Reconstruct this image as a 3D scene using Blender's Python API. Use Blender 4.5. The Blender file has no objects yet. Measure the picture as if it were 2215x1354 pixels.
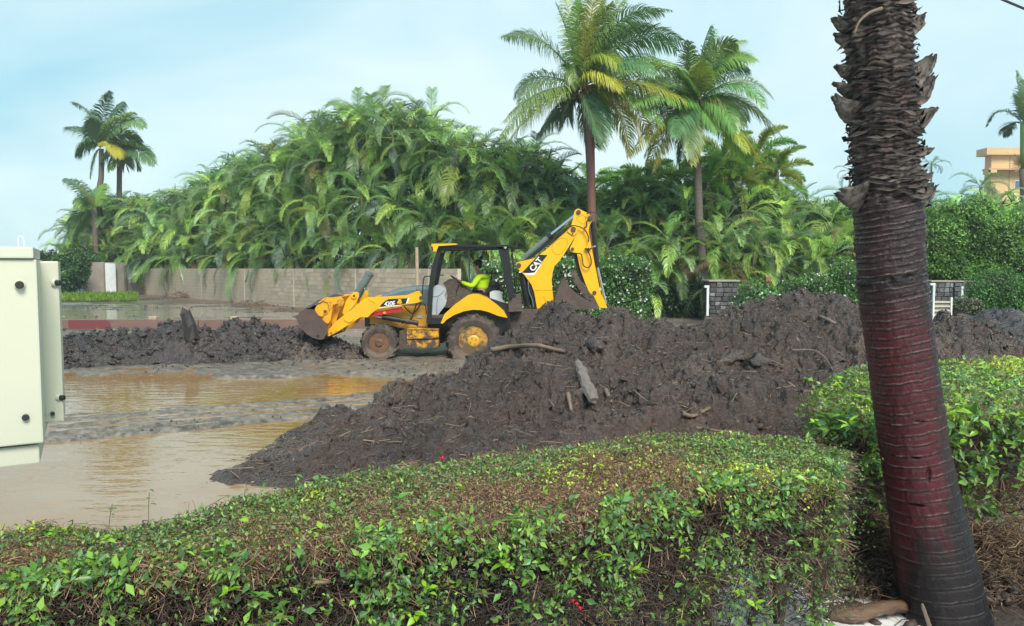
import bpy, bmesh, math, random
import numpy as np
from mathutils import Vector, Matrix
from math import radians as R, pi, sin, cos, tan
random.seed(7); rng = np.random.default_rng(7)
scn = bpy.context.scene
COL = scn.collection

# ---------------------------------------------------------------- camera
CAMZ = 2.25; TILT = math.atan(97/1600.)
cam = bpy.data.objects.new('camera', bpy.data.cameras.new('camera')); COL.objects.link(cam)
cam.location = (0, 0, CAMZ); cam.rotation_euler = (pi/2 - TILT, 0, 0)
cam.data.sensor_width = 36; cam.data.lens = 1600/2215.*36; cam.data.clip_start = .05; cam.data.clip_end = 3000
scn.camera = cam
# ---------------------------------------------------------------- sky, sun, exposure
SUN_EL, SUN_AZ = 47, 160            # a soft sun high up behind the camera, veiled by cloud
w = bpy.data.worlds.new('World'); scn.world = w; w.use_nodes = True
nt = w.node_tree; nt.nodes.clear()
def nn(tree, typ, **kw):
    n = tree.nodes.new(typ)
    for k, v in kw.items(): setattr(n, k, v)
    return n
out = nn(nt, 'ShaderNodeOutputWorld'); bg = nn(nt, 'ShaderNodeBackground')
sky = nn(nt, 'ShaderNodeTexSky', sky_type='NISHITA'); sky.sun_disc = False
sky.sun_elevation = R(SUN_EL); sky.sun_rotation = R(SUN_AZ); sky.air_density = 1.4; sky.dust_density = .6; sky.ozone_density = 2.0
tc = nn(nt, 'ShaderNodeTexCoord'); mp = nn(nt, 'ShaderNodeMapping'); mp.inputs['Scale'].default_value = (1, 1, 2.2)
n1 = nn(nt, 'ShaderNodeTexNoise'); n1.inputs['Scale'].default_value = 1.5; n1.inputs['Detail'].default_value = 4; n1.inputs['Roughness'].default_value = .52
n1.inputs['Distortion'].default_value = .4
rp = nn(nt, 'ShaderNodeValToRGB'); rp.color_ramp.elements[0].position = .42; rp.color_ramp.elements[1].position = .66
rp.color_ramp.elements[0].color = (2.75, 4.9, 5.7, 1); rp.color_ramp.elements[1].color = (5.3, 6.5, 6.7, 1)
mx = nn(nt, 'ShaderNodeMix', data_type='RGBA'); mx.inputs[0].default_value = .88
nt.links.new(tc.outputs['Generated'], mp.inputs[0]); nt.links.new(mp.outputs[0], n1.inputs[0]); nt.links.new(n1.outputs['Fac'], rp.inputs[0])
nt.links.new(sky.outputs[0], mx.inputs[6]); nt.links.new(rp.outputs[0], mx.inputs[7]); nt.links.new(mx.outputs[2], bg.inputs['Color'])
bg.inputs['Strength'].default_value = .075; nt.links.new(bg.outputs[0], out.inputs[0])
sl = bpy.data.lights.new('sun', 'SUN'); sl.energy = 2.3; sl.angle = R(24); sl.color = (1, .95, .86)
so = bpy.data.objects.new('sun', sl); COL.objects.link(so)
az = R(SUN_AZ); so.rotation_euler = Vector((-sin(az)*cos(R(SUN_EL)), -cos(az)*cos(R(SUN_EL)), -sin(R(SUN_EL)))).to_track_quat('-Z', 'Y').to_euler()
scn.view_settings.view_transform = 'Standard'; scn.view_settings.look = 'None'; scn.view_settings.gamma = 1
scn.view_settings.use_curve_mapping = False; scn.view_settings.exposure = 1.12
scn.render.engine = 'CYCLES'; scn.cycles.use_denoising = True; scn.cycles.max_bounces = 5
scn.cycles.diffuse_bounces = 3; scn.cycles.glossy_bounces = 3; scn.cycles.transmission_bounces = 3; scn.cycles.transparent_max_bounces = 4

# ---------------------------------------------------------------- helpers
def at(px, py, Y):
    """the point at distance Y whose bearing is that of a spot measured on the photograph"""
    u = (px - 1107.5)/1600.; v = (677 - py)/1600.
    dy = cos(TILT) + v*sin(TILT); dz = -sin(TILT) + v*cos(TILT); s = Y/dy
    return Vector((u*s, Y, CAMZ + dz*s))
def gnd(px, py, z=0.):
    u = (px - 1107.5)/1600.; v = (677 - py)/1600.
    dy = cos(TILT) + v*sin(TILT); dz = -sin(TILT) + v*cos(TILT); s = (z - CAMZ)/dz
    return Vector((u*s, dy*s, z))
def tag(o, label=None, cat=None, group=None, kind=None):
    if label: o['label'] = label
    if cat: o['category'] = cat
    if group: o['group'] = group
    if kind: o['kind'] = kind
    return o
def wloc(o):
    v = Vector((0, 0, 0))
    while o is not None: v += o.location; o = o.parent
    return v
def empty(name, loc, label=None, cat=None, group=None):
    o = bpy.data.objects.new(name, None); COL.objects.link(o); o.location = loc; o.empty_display_size = .2
    return tag(o, label, cat, group)
def link(name, me, m, parent=None, smooth=False, origin=None):
    o = bpy.data.objects.new(name, me); COL.objects.link(o)
    if m is not None and len(me.materials) == 0: me.materials.append(m)
    if smooth: me.polygons.foreach_set('use_smooth', [True]*len(me.polygons))
    if parent is not None:
        me.transform(Matrix.Translation(-wloc(parent))); o.parent = parent
    elif origin is not None:
        me.transform(Matrix.Translation(-Vector(origin))); o.location = origin
    return o
def obj(name, bm, m, parent=None, smooth=False, bevel=0, origin=None, seg=1):
    if bevel:
        es = [e for e in bm.edges if len(e.link_faces) == 2 and e.calc_face_angle(0) > .5]
        bmesh.ops.bevel(bm, geom=es, offset=bevel, segments=seg, affect='EDGES', profile=.6, clamp_overlap=True)
    bmesh.ops.recalc_face_normals(bm, faces=bm.faces)
    me = bpy.data.meshes.new(name); bm.to_mesh(me); bm.free()
    return link(name, me, m, parent, smooth, origin)
def BM(): return bmesh.new()
def add_box(bm, c, s, rot=None):
    M = Matrix.Translation(c) @ (rot.to_matrix().to_4x4() if rot is not None and hasattr(rot, 'to_matrix') else (rot or Matrix.Identity(4))) @ Matrix.Diagonal((s[0], s[1], s[2], 1))
    return bmesh.ops.create_cube(bm, size=1, matrix=M)['verts']
def box2(bm, a, b):
    a = Vector(a); b = Vector(b); return add_box(bm, (a+b)/2, [abs(q) for q in (b-a)])
def add_cyl(bm, a, b, r, r2=None, n=16):
    a = Vector(a); b = Vector(b); d = b - a
    M = Matrix.Translation((a+b)/2) @ d.to_track_quat('Z', 'Y').to_matrix().to_4x4()
    bmesh.ops.create_cone(bm, cap_ends=True, segments=n, radius1=r, radius2=r if r2 is None else r2, depth=d.length, matrix=M)
def add_tube(bm, pts, r, n=8, r_end=None):
    pts = [Vector(p) for p in pts]; rings = []; N = len(pts); prev = None
    for i, p in enumerate(pts):
        t = (pts[min(i+1, N-1)] - pts[max(i-1, 0)]).normalized()
        if prev is None: a = t.orthogonal().normalized()
        else: a = (prev - t*prev.dot(t)).normalized()
        prev = a; b = t.cross(a); rr = r if r_end is None else r + (r_end-r)*i/(N-1)
        if callable(r): rr = r(i/(N-1))
        rings.append([bm.verts.new(p + (a*cos(2*pi*k/n) + b*sin(2*pi*k/n))*rr) for k in range(n)])
    for i in range(N-1):
        for k in range(n): bm.faces.new((rings[i][k], rings[i][(k+1) % n], rings[i+1][(k+1) % n], rings[i+1][k]))
    bm.faces.new(rings[0][::-1]); bm.faces.new(rings[-1])
def smooth_path(pts, k=5):
    P = [Vector(p) for p in pts]; P = [P[0]*2-P[1]] + P + [P[-1]*2-P[-2]]; o = []
    for i in range(1, len(P)-2):
        for j in range(k):
            t = j/k; a, b, c, d = P[i-1:i+3]
            o.append(.5*((2*b) + (c-a)*t + (2*a-5*b+4*c-d)*t*t + (3*b-3*c+d-a)*t**3))
    o.append(P[-2]); return o
def add_prism(bm, pts, y0, y1):
    """closed outline in the XZ plane, given a thickness from y0 to y1"""
    f = [bm.verts.new((p[0], y0, p[-1])) for p in pts]; b = [bm.verts.new((p[0], y1, p[-1])) for p in pts]
    n = len(pts); bm.faces.new(f); bm.faces.new(b[::-1])
    for i in range(n): bm.faces.new((f[i], b[i], b[(i+1) % n], f[(i+1) % n]))
def add_lathe(bm, c, prof, n=40, axis='y'):
    """prof: list of (along, radius) turned about the y axis through c"""
    rings = []
    for a, r in prof: rings.append([bm.verts.new((c[0] + r*cos(2*pi*k/n), c[1] + a, c[2] + r*sin(2*pi*k/n))) for k in range(n)])
    for i in range(len(prof)-1):
        for k in range(n): bm.faces.new((rings[i][k], rings[i+1][k], rings[i+1][(k+1) % n], rings[i][(k+1) % n]))
    bm.faces.new(rings[0]); bm.faces.new(rings[-1][::-1])

# bulk meshes out of numpy arrays: every part is (V, F, C); F has 3 or 4 columns, C is a colour per vertex
def np_mesh(name, parts):
    Vs, Ls, T, Cs, off = [], [], [], [], 0
    for V, F, C in parts:
        Vs.append(V); Ls.append((F + off).ravel()); T.append(np.full(len(F), F.shape[1])); off += len(V)
        if C is not None: Cs.append(C)
    V = np.concatenate(Vs).astype(np.float32); Lp = np.concatenate(Ls).astype(np.int32); T = np.concatenate(T).astype(np.int32)
    me = bpy.data.meshes.new(name); me.vertices.add(len(V)); me.vertices.foreach_set('co', V.ravel())
    me.loops.add(len(Lp)); me.loops.foreach_set('vertex_index', Lp)
    me.polygons.add(len(T)); me.polygons.foreach_set('loop_start', np.concatenate([[0], np.cumsum(T)[:-1]]).astype(np.int32))
    me.update(calc_edges=True)
    if Cs:
        C = np.concatenate(Cs); C = np.concatenate([C, np.ones((len(C), 1))], 1).astype(np.float32)
        a = me.color_attributes.new('Col', 'FLOAT_COLOR', 'POINT'); a.data.foreach_set('color', C.ravel())
    return me
def unit(a): return a/np.maximum(np.linalg.norm(a, axis=-1, keepdims=True), 1e-9)
def rdir(n, g=rng): return unit(g.normal(size=(n, 3)))
def leaf_arr(P, D, N, L, W, C):
    """one folded leaf of two triangles at each point"""
    n = len(P); D = unit(D); S = unit(np.cross(D, N)); N = np.cross(S, D)
    L = L[:, None]; W = W[:, None]
    V = np.empty((n, 4, 3)); V[:, 0] = P; V[:, 1] = P + D*L*.42 - S*W*.5 + N*W*.22; V[:, 2] = P + D*L - N*L*.12; V[:, 3] = P + D*L*.42 + S*W*.5 + N*W*.22
    i = np.arange(n)[:, None]*4
    F = np.concatenate([i + [[0, 1, 2]], i + [[0, 2, 3]]], 0)
    return V.reshape(-1, 3), F, np.repeat(C, 4, 0)
def twig_arr(A, B, ra, rb, C):
    n = len(A); D = unit(B-A); S = unit(np.cross(D, rdir(n))); T = np.cross(D, S); V = np.empty((n, 6, 3))
    for k in range(3):
        o = S*cos(2*pi*k/3) + T*sin(2*pi*k/3); V[:, k] = A + o*ra[:, None]; V[:, 3+k] = B + o*rb[:, None]
    i = np.arange(n)[:, None]*6
    F = np.concatenate([i + [[0, 1, 4, 3]], i + [[1, 2, 5, 4]], i + [[2, 0, 3, 5]]], 0)
    return V.reshape(-1, 3), F, np.repeat(C, 6, 0)

# lattice noise in numpy
def _h(ix, iy, iz, s):
    with np.errstate(over='ignore'):
        h = (ix.astype(np.int64)*374761393 + iy.astype(np.int64)*668265263 + iz.astype(np.int64)*2147483647 + s*1274126177) & 0xffffffff
        h = ((h ^ (h >> 13))*1274126177) & 0xffffffff; h = h ^ (h >> 16)
    return (h & 0xffff)/65535.*2 - 1
def vnoise(x, y, z=0., s=0):
    x, y, z = np.broadcast_arrays(np.asarray(x, float), y, z)
    ix, iy, iz = np.floor(x), np.floor(y), np.floor(z); fx, fy, fz = x-ix, y-iy, z-iz
    fx, fy, fz = [f*f*f*(f*(f*6-15)+10) for f in (fx, fy, fz)]; r = 0
    for a in (0, 1):
        for b in (0, 1):
            for c in (0, 1):
                r = r + _h(ix+a, iy+b, iz+c, s)*(fx if a else 1-fx)*(fy if b else 1-fy)*(fz if c else 1-fz)
    return r
def fbm(x, y, z=0., o=4, s=0, gain=.5):
    r = 0; a = 1.; t = 0
    for i in range(o): r = r + a*vnoise(x*2.03**i, y*2.03**i, np.asarray(z)*2.03**i, s+i*17); t += a; a *= gain
    return r/t
def sstep(a, b, x): t = np.clip((x-a)/(b-a), 0, 1); return t*t*(3-2*t)

# materials
def mat(name, base=(.5, .5, .5), rough=.5, metal=0, src=None, noise=None, bump=None, spec=.5, coat=0, mud=None, trans=0, coord='Object', extra=None):
    m = bpy.data.materials.new(name); m.use_nodes = True; t = m.node_tree; b = t.nodes['Principled BSDF']; L = t.links.new
    b.inputs['Roughness'].default_value = rough; b.inputs['Metallic'].default_value = metal
    b.inputs['Specular IOR Level'].default_value = spec; b.inputs['Coat Weight'].default_value = coat; b.inputs['Coat Roughness'].default_value = .12
    tcn = nn(t, 'ShaderNodeTexCoord')
    if src == 'attr': c = nn(t, 'ShaderNodeAttribute', attribute_name='Col').outputs['Color']
    elif src == 'obj': c = nn(t, 'ShaderNodeObjectInfo').outputs['Color']
    else:
        q = nn(t, 'ShaderNodeRGB'); q.outputs[0].default_value = (*base, 1); c = q.outputs[0]
    if noise:
        sc, am = noise[:2]; st = noise[2] if len(noise) > 2 else (1, 1, 1)
        mpn = nn(t, 'ShaderNodeMapping'); mpn.inputs['Scale'].default_value = st; L(tcn.outputs[coord], mpn.inputs[0])
        n = nn(t, 'ShaderNodeTexNoise'); n.inputs['Scale'].default_value = sc; n.inputs['Detail'].default_value = 6; n.inputs['Roughness'].default_value = .65; L(mpn.outputs[0], n.inputs[0])
        r = nn(t, 'ShaderNodeMapRange'); r.inputs[1].default_value = .25; r.inputs[2].default_value = .75; r.inputs[3].default_value = 1-am; r.inputs[4].default_value = 1+am; L(n.outputs['Fac'], r.inputs[0])
        mm = nn(t, 'ShaderNodeMix', data_type='RGBA', blend_type='MULTIPLY'); mm.inputs[0].default_value = 1; L(c, mm.inputs[6]); L(r.outputs[0], mm.inputs[7]); c = mm.outputs[2]
    if mud:                                # (colour, noise scale, threshold, height below which it thickens)
        mc, sc, th, zl = mud
        n = nn(t, 'ShaderNodeTexNoise'); n.inputs['Scale'].default_value = sc; n.inputs['Detail'].default_value = 8; n.inputs['Roughness'].default_value = .7; L(tcn.outputs['Object'], n.inputs[0])
        sx = nn(t, 'ShaderNodeSeparateXYZ'); L(tcn.outputs['Object'], sx.inputs[0])
        zr = nn(t, 'ShaderNodeMapRange'); zr.inputs[1].default_value = zl; zr.inputs[2].default_value = 0; zr.inputs[3].default_value = 0; zr.inputs[4].default_value = .3; L(sx.outputs[2], zr.inputs[0])
        ad = nn(t, 'ShaderNodeMath', operation='ADD'); L(n.outputs['Fac'], ad.inputs[0]); L(zr.outputs[0], ad.inputs[1])
        f = nn(t, 'ShaderNodeMapRange'); f.inputs[1].default_value = th; f.inputs[2].default_value = th+.12; L(ad.outputs[0], f.inputs[0])
        mm = nn(t, 'ShaderNodeMix', data_type='RGBA'); mm.inputs[7].default_value = (*mc, 1); L(f.outputs[0], mm.inputs[0]); L(c, mm.inputs[6]); c = mm.outputs[2]
        rr = nn(t, 'ShaderNodeMapRange'); rr.inputs[3].default_value = rough; rr.inputs[4].default_value = .6; L(f.outputs[0], rr.inputs[0]); L(rr.outputs[0], b.inputs['Roughness'])
    L(c, b.inputs['Base Color'])
    if bump:
        sc, stg, dist = bump[:3]; n = nn(t, 'ShaderNodeTexNoise'); n.inputs['Scale'].default_value = sc; n.inputs['Detail'].default_value = 6; n.inputs['Roughness'].default_value = .7
        if len(bump) > 3:
            mpb = nn(t, 'ShaderNodeMapping'); mpb.inputs['Scale'].default_value = bump[3]; L(tcn.outputs[coord], mpb.inputs[0]); L(mpb.outputs[0], n.inputs[0])
        else: L(tcn.outputs[coord], n.inputs[0])
        bp = nn(t, 'ShaderNodeBump'); bp.inputs['Strength'].default_value = stg; bp.inputs['Distance'].default_value = dist; L(n.outputs['Fac'], bp.inputs['Height']); L(bp.outputs[0], b.inputs['Normal'])
    if trans:
        tl = nn(t, 'ShaderNodeBsdfTranslucent'); L(c, tl.inputs[0]); ms = nn(t, 'ShaderNodeMixShader'); ms.inputs[0].default_value = trans
        L(b.outputs[0], ms.inputs[1]); L(tl.outputs[0], ms.inputs[2]); L(ms.outputs[0], t.nodes['Material Output'].inputs[0])
    return m
MUD = (.060, .045, .038)
M = dict(
 leaf=mat('leaf', src='attr', rough=.38, trans=.3, spec=.5), twig=mat('twig', src='attr', rough=.6),
 frond=mat('frond', src='obj', rough=.33, trans=.32, noise=(1.5, .25)),
 bark=mat('palm_bark', (.13, .10, .085), .8, noise=(4, .4, (1, 1, 6)), bump=(8, .6, .03, (1, 1, 7))),
 mud=mat('mud', src='attr', rough=.24, noise=(30, .6), bump=(24, .9, .05), spec=.8),
 wood=mat('wood', (.16, .11, .075), .6, noise=(6, .35), bump=(30, .5, .01)),
 white=mat('white_paint', (.72, .73, .72), .5, noise=(5, .12)),
)
# ================================================================ the ground
A_ridge0, A_ridge1 = np.array([-8.5, 9.2]), np.array([-1.2, 12.9])
def ground_h(x, y):
    n = fbm(x*.9, y*.9, o=4, s=3); f = fbm(x*5, y*5, o=3, s=9)
    h = -.045 + .012*n
    d = A_ridge1 - A_ridge0; Ld = np.hypot(*d); d = d/Ld
    rx, ry = x - A_ridge0[0], y - A_ridge0[1]; al = rx*d[0] + ry*d[1]; ac = -rx*d[1] + ry*d[0]
    wdt = 1.05 + .12*fbm(al*.8, ac*0, o=2, s=21)
    rut = .026*np.sin(ac*13 + .5*n) + .02*np.exp(-((ac+.75)/.12)**2) + .02*np.exp(-((ac-.8)/.1)**2) + .010*fbm(x*22, y*26, o=2, s=32)
    rid = (.054 + rut + .012*f + .008*fbm(x*16, y*16, o=2, s=31))*sstep(wdt + .16, wdt - .16, np.abs(ac + .06*n))*sstep(-4, -2, al+2)
    h = h + np.maximum(rid, 0)
    shore = 15.1 + .9*fbm(x*.55, 0*y, o=3, s=5) + .35*fbm(x*3, y*2, o=2, s=6)      # far shore of the big puddle
    h = h + sstep(-.35, .9, y - shore)*(.062 + .028*fbm(x*1.3, y*1.6, o=4, s=8) + .014*f)
    pen = np.hypot((x + 5.3)/.95, (y - 15.35)/.42); h = h + .075*sstep(1.15, .6, pen + .15*f)
    pen = np.hypot((x + 2.6)/1.2, (y - 15.6)/.35); h = h + .06*sstep(1.2, .6, pen + .2*f)
    h = h - sstep(23, 25, y)*sstep(60, 30, y)*(.040 + .04*fbm(x*.22, y*.5, o=3, s=12))*sstep(6, 0, x)
    wl = y - (29.0 - 1.06*x); h = h + .10*sstep(-3.5, -.8, wl + .6*n)*sstep(8, 4, x)                # dirt banked up to the wall
    h = h + sstep(3.2, 5.5, x)*sstep(14, 18, y)*(.09 + .03*n)
    h = h + sstep(16.5, 18, y)*sstep(25, 23, y)*(.02 + .02*f)
    return h
ys = np.concatenate([np.linspace(5.4, 20, 380), np.geomspace(20.08, 75, 190)])
us = np.linspace(-.86, .86, 470)
Yg, Ug = np.meshgrid(ys, us, indexing='ij'); Xg = Ug*Yg; Zg = ground_h(Xg, Yg)
far = sstep(62, 75, Yg); Zg = Zg*(1-far)
V = np.stack([Xg, Yg, Zg], -1).reshape(-1, 3); a, b = len(ys), len(us)
I = np.arange(a*b).reshape(a, b); F = np.stack([I[:-1, :-1], I[:-1, 1:], I[1:, 1:], I[1:, :-1]], -1).reshape(-1, 4)
# pigments: dark silt, browner earth by the wall and the yards
nz = fbm(Xg*.5, Yg*.7, o=4, s=40); c0 = np.array([.085, .072, .062]); c1 = np.array([.17, .115, .075]); c2 = np.array([.21, .185, .16])
k = sstep(-4, -.5, Yg - (29.0 - 1.06*Xg))*sstep(8, 4, Xg); k2 = sstep(-.2, .5, nz + .25*fbm(Xg*4, Yg*5, o=2, s=44))
C = c0*(1-k2[..., None]) + c2*k2[..., None]
_d = (A_ridge1-A_ridge0)/np.hypot(*(A_ridge1-A_ridge0)); _ac = -(Xg-A_ridge0[0])*_d[1] + (Yg-A_ridge0[1])*_d[0]; kr = (np.maximum(sstep(1.4, 1.0, np.abs(_ac)), sstep(14.2, 14.8, Yg)*sstep(26, 22, Yg)*sstep(5, 2, Xg))*sstep(-.5, .15, fbm(Xg*6, Yg*10, o=4, s=61, gain=.75)))[..., None]
C = C*(1-kr) + np.array([.19, .16, .13])*kr; fl = fbm(Xg*14, Yg*16, o=3, s=47, gain=.8)[..., None]; C = C*(1 + .9*fl); C = C*(1-k[..., None]) + c1*k[..., None]
M['ground'] = mat('wet_ground', src='attr', rough=.32, noise=(6, .3), bump=(16, 1., .05), spec=.25, coord='Object')
me = np_mesh('ground', [(V, F, C.reshape(-1, 3))]); g = link('ground', me, M['ground'], smooth=True); tag(g, kind='structure')
# the far ground sheet out to the horizon
bm = BM(); q = 2500
for vs in (((-q, -q, -.16), (q, -q, -.16), (q, q, -.16), (-q, q, -.16)),):
    bm.faces.new([bm.verts.new(v) for v in vs])
M['far_ground'] = mat('far_ground', (.12, .11, .08), .6, noise=(.3, .3))
tag(obj('ground_plain', bm, M['far_ground']), kind='structure')
# muddy water standing in every hollow
m = bpy.data.materials.new('muddy_water'); m.use_nodes = True; t = m.node_tree; L = t.links.new; b = t.nodes['Principled BSDF']
tcn = nn(t, 'ShaderNodeTexCoord'); n = nn(t, 'ShaderNodeTexNoise'); n.inputs['Scale'].default_value = .45; n.inputs['Detail'].default_value = 5; L(tcn.outputs['Object'], n.inputs[0])
cr = nn(t, 'ShaderNodeValToRGB'); cr.color_ramp.elements[0].color = (.27, .145, .04, 1); cr.color_ramp.elements[1].color = (.31, .20, .105, 1); cr.color_ramp.elements[0].position = .4; cr.color_ramp.elements[1].position = .62
L(n.outputs['Fac'], cr.inputs[0])
sx = nn(t, 'ShaderNodeSeparateXYZ'); L(tcn.outputs['Object'], sx.inputs[0]); mr = nn(t, 'ShaderNodeMapRange'); mr.inputs[1].default_value = 20; mr.inputs[2].default_value = 23; L(sx.outputs[1], mr.inputs[0])
mm = nn(t, 'ShaderNodeMix', data_type='RGBA'); L(mr.outputs[0], mm.inputs[0]); L(cr.outputs[0], mm.inputs[6]); mm.inputs[7].default_value = (.33, .28, .23, 1); L(mm.outputs[2], b.inputs['Base Color'])
b.inputs['Roughness'].default_value = .045; b.inputs['IOR'].default_value = 1.5; b.inputs['Specular IOR Level'].default_value = .85
def ripple(sc, dist, st):
    mpb = nn(t, 'ShaderNodeMapping'); mpb.inputs['Scale'].default_value = st; L(tcn.outputs['Object'], mpb.inputs[0])
    n = nn(t, 'ShaderNodeTexNoise'); n.inputs['Scale'].default_value = sc; n.inputs['Detail'].default_value = 3; L(mpb.outputs[0], n.inputs[0]); return n.outputs['Fac']
bp = nn(t, 'ShaderNodeBump'); bp.inputs['Strength'].default_value = .6; bp.inputs['Distance'].default_value = .02; L(ripple(2.2, 0, (1, 2.6, 1)), bp.inputs['Height'])
# rain drop rings
vo = nn(t, 'ShaderNodeTexVoronoi'); vo.inputs['Scale'].default_value = 2.6; L(tcn.outputs['Object'], vo.inputs['Vector'])
ml = nn(t, 'ShaderNodeMath', operation='MULTIPLY'); ml.inputs[1].default_value = 95; L(vo.outputs['Distance'], ml.inputs[0]); si = nn(t, 'ShaderNodeMath', operation='SINE'); L(ml.outputs[0], si.inputs[0])
fa = nn(t, 'ShaderNodeMapRange'); fa.inputs[1].default_value = .30; fa.inputs[2].default_value = .05; L(vo.outputs['Distance'], fa.inputs[0]); m2 = nn(t, 'ShaderNodeMath', operation='MULTIPLY'); L(si.outputs[0], m2.inputs[0]); L(fa.outputs[0], m2.inputs[1])
bp2 = nn(t, 'ShaderNodeBump'); bp2.inputs['Strength'].default_value = .22; bp2.inputs['Distance'].default_value = .004; L(m2.outputs[0], bp2.inputs['Height']); L(bp.outputs[0], bp2.inputs['Normal'])
L(bp2.outputs[0], b.inputs['Normal']); M['water'] = m
bm = BM(); bm.faces.new([bm.verts.new(v) for v in ((-62, 5.6, 0), (8, 5.6, 0), (8, 60, 0), (-62, 72, 0))])
tag(obj('puddle_water', bm, m), kind='structure')
# pale wet pavement on the near side, under and in front of the hedges
M['pave'] = mat('wet_pavement', (.72, .71, .69), .25, noise=(2.5, .25), bump=(18, .35, .01), spec=.9)
bm = BM(); box2(bm, (-14, -3, -.10), (14, 5.9, .004)); tag(obj('pavement', bm, M['pave'], bevel=.01), kind='structure')

# ================================================================ heaps of dug mud
def pile_mesh(name, x0, x1, y0, y1, step, peaks, seed, slope=.62, rough=1., tint=(.052, .031, .023), k=9.):
    xs = np.arange(x0, x1, step); yy = np.arange(y0, y1, step); X, Y = np.meshgrid(xs, yy, indexing='xy')
    wx = .35*fbm(X*.7, Y*.7, o=3, s=seed); wy = .35*fbm(X*.7, Y*.7, o=3, s=seed+50)
    hs = []
    for (cx, cy, h, ax, ay, sl) in peaks:
        r = np.sqrt(((X+wx-cx)/ax)**2 + ((Y+wy-cy)/ay)**2 + .05); hs.append(h + .22*sl - sl*r)
    hs = np.stack(hs); H = np.log(np.exp(hs*k).sum(0))/k
    big = fbm(X*1.1, Y*1.1, o=3, s=seed+1); med = fbm(X*4, Y*4, o=4, s=seed+2, gain=.6)
    cell = 1 - np.abs(fbm(X*7, Y*7, o=3, s=seed+3)); fine = fbm(X*19, Y*19, o=3, s=seed+4, gain=.65)
    lump = np.maximum(0, vnoise(X*5.5, Y*5.5, H*5, seed+6) - .15)
    H0 = H; rdg = 1 - 2*np.abs(fbm(X*1.9, Y*1.9, H*1.5, o=3, s=seed+21)); H = H + rough*((.26*big + .17*rdg)*sstep(-.1, .5, H0) - .05 + (.15*med + .11*(cell-.6) + .085*fine + .10*lump)*(.25 + .75*sstep(.0, .45, H0)))
    gz = ground_h(X, Y); m_ = sstep(-.05, .35, H); H = np.where(H > -.3, H, -.3)
    Xd = X + .07*rough*m_*fbm(X*11, Y*11, H*11, o=3, s=seed+7); Yd = Y + .07*rough*m_*fbm(X*11, Y*11, H*11, o=3, s=seed+8)
    Z = np.maximum(H, -.25)
    V = np.stack([Xd, Yd, Z], -1).reshape(-1, 3); n_, m2_ = X.shape; I = np.arange(n_*m2_).reshape(n_, m2_)
    F = np.stack([I[:-1, :-1], I[:-1, 1:], I[1:, 1:], I[1:, :-1]], -1).reshape(-1, 4)
    keep = (V[:, 2] > gz.ravel() - .12)[F].any(1); F = F[keep]
    used = np.unique(F); rm = -np.ones(len(V), int); rm[used] = np.arange(len(used)); F = rm[F]; Vk = V[used]
    t = np.array(tint); br = fbm(X*.8, Y*.8, o=3, s=seed+11).ravel()[used][:, None]; b2 = fbm(X*10, Y*10, o=2, s=seed+12).ravel()[used][:, None]
    C = t*(1 + .35*b2) + np.clip(br, 0, 1)*np.array([.09, .062, .046])
    C = C*(1-.35*sstep(.25, .7, -br))
    def height(x, y):
        i = np.clip((np.asarray(y)-y0)/step, 0, n_-1).astype(int); j = np.clip((np.asarray(x)-x0)/step, 0, m2_-1).astype(int); return Z[i, j]
    return np_mesh(name, [(Vk, F, C)]), height
# icosahedral clods in bulk
_t = bmesh.new(); bmesh.ops.create_icosphere(_t, subdivisions=1, radius=1); ICV = np.array([v.co[:] for v in _t.verts]); ICF = np.array([[v.index for v in f.verts] for f in _t.faces]); _t.free()
_t = bmesh.new(); bmesh.ops.create_icosphere(_t, subdivisions=2, radius=1); IC2V = np.array([v.co[:] for v in _t.verts]); IC2F = np.array([[v.index for v in f.verts] for f in _t.faces]); _t.free()
def lumps(P, S, C, g, base=(ICV, ICF)):
    V0, F0 = base; n = len(P); Q = rdir(n, g); q2 = unit(np.cross(Q, rdir(n, g))); q3 = np.cross(Q, q2)
    sc = S[:, None]*g.uniform(.55, 1.25, (n, 3)); jit = 1 + .32*g.normal(size=(n, len(V0)))
    B = V0[None]*jit[..., None]*sc[:, None]; V = P[:, None] + B[..., :1]*Q[:, None] + B[..., 1:2]*q2[:, None] + B[..., 2:]*q3[:, None]
    F = (F0[None] + (np.arange(n)*len(V0))[:, None, None]).reshape(-1, 3); return V.reshape(-1, 3), F, np.repeat(C, len(V0), 0)
def clods(n, box, hf, smin, smax, seed, zmin=.02, pale=.03, tint=(.07, .055, .048)):
    g = np.random.default_rng(seed); x = g.uniform(box[0], box[1], n*4); y = g.uniform(box[2], box[3], n*4); z = hf(x, y)
    ok = z > np.maximum(zmin, ground_h(x, y)); P = np.stack([x, y, z], 1)[ok][:n]; n = len(P); S = smin*(smax/smin)**(g.random(n)**3.2)
    C = np.array(tint)*g.uniform(.6, 1.5, (n, 1)); pl = g.random(n) < pale; C[pl] = np.array([.26, .20, .15])*g.uniform(.5, 1.2, (pl.sum(), 1)); S[pl] *= .5
    P[:, 2] += S*.25; return P, S, C, g
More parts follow.
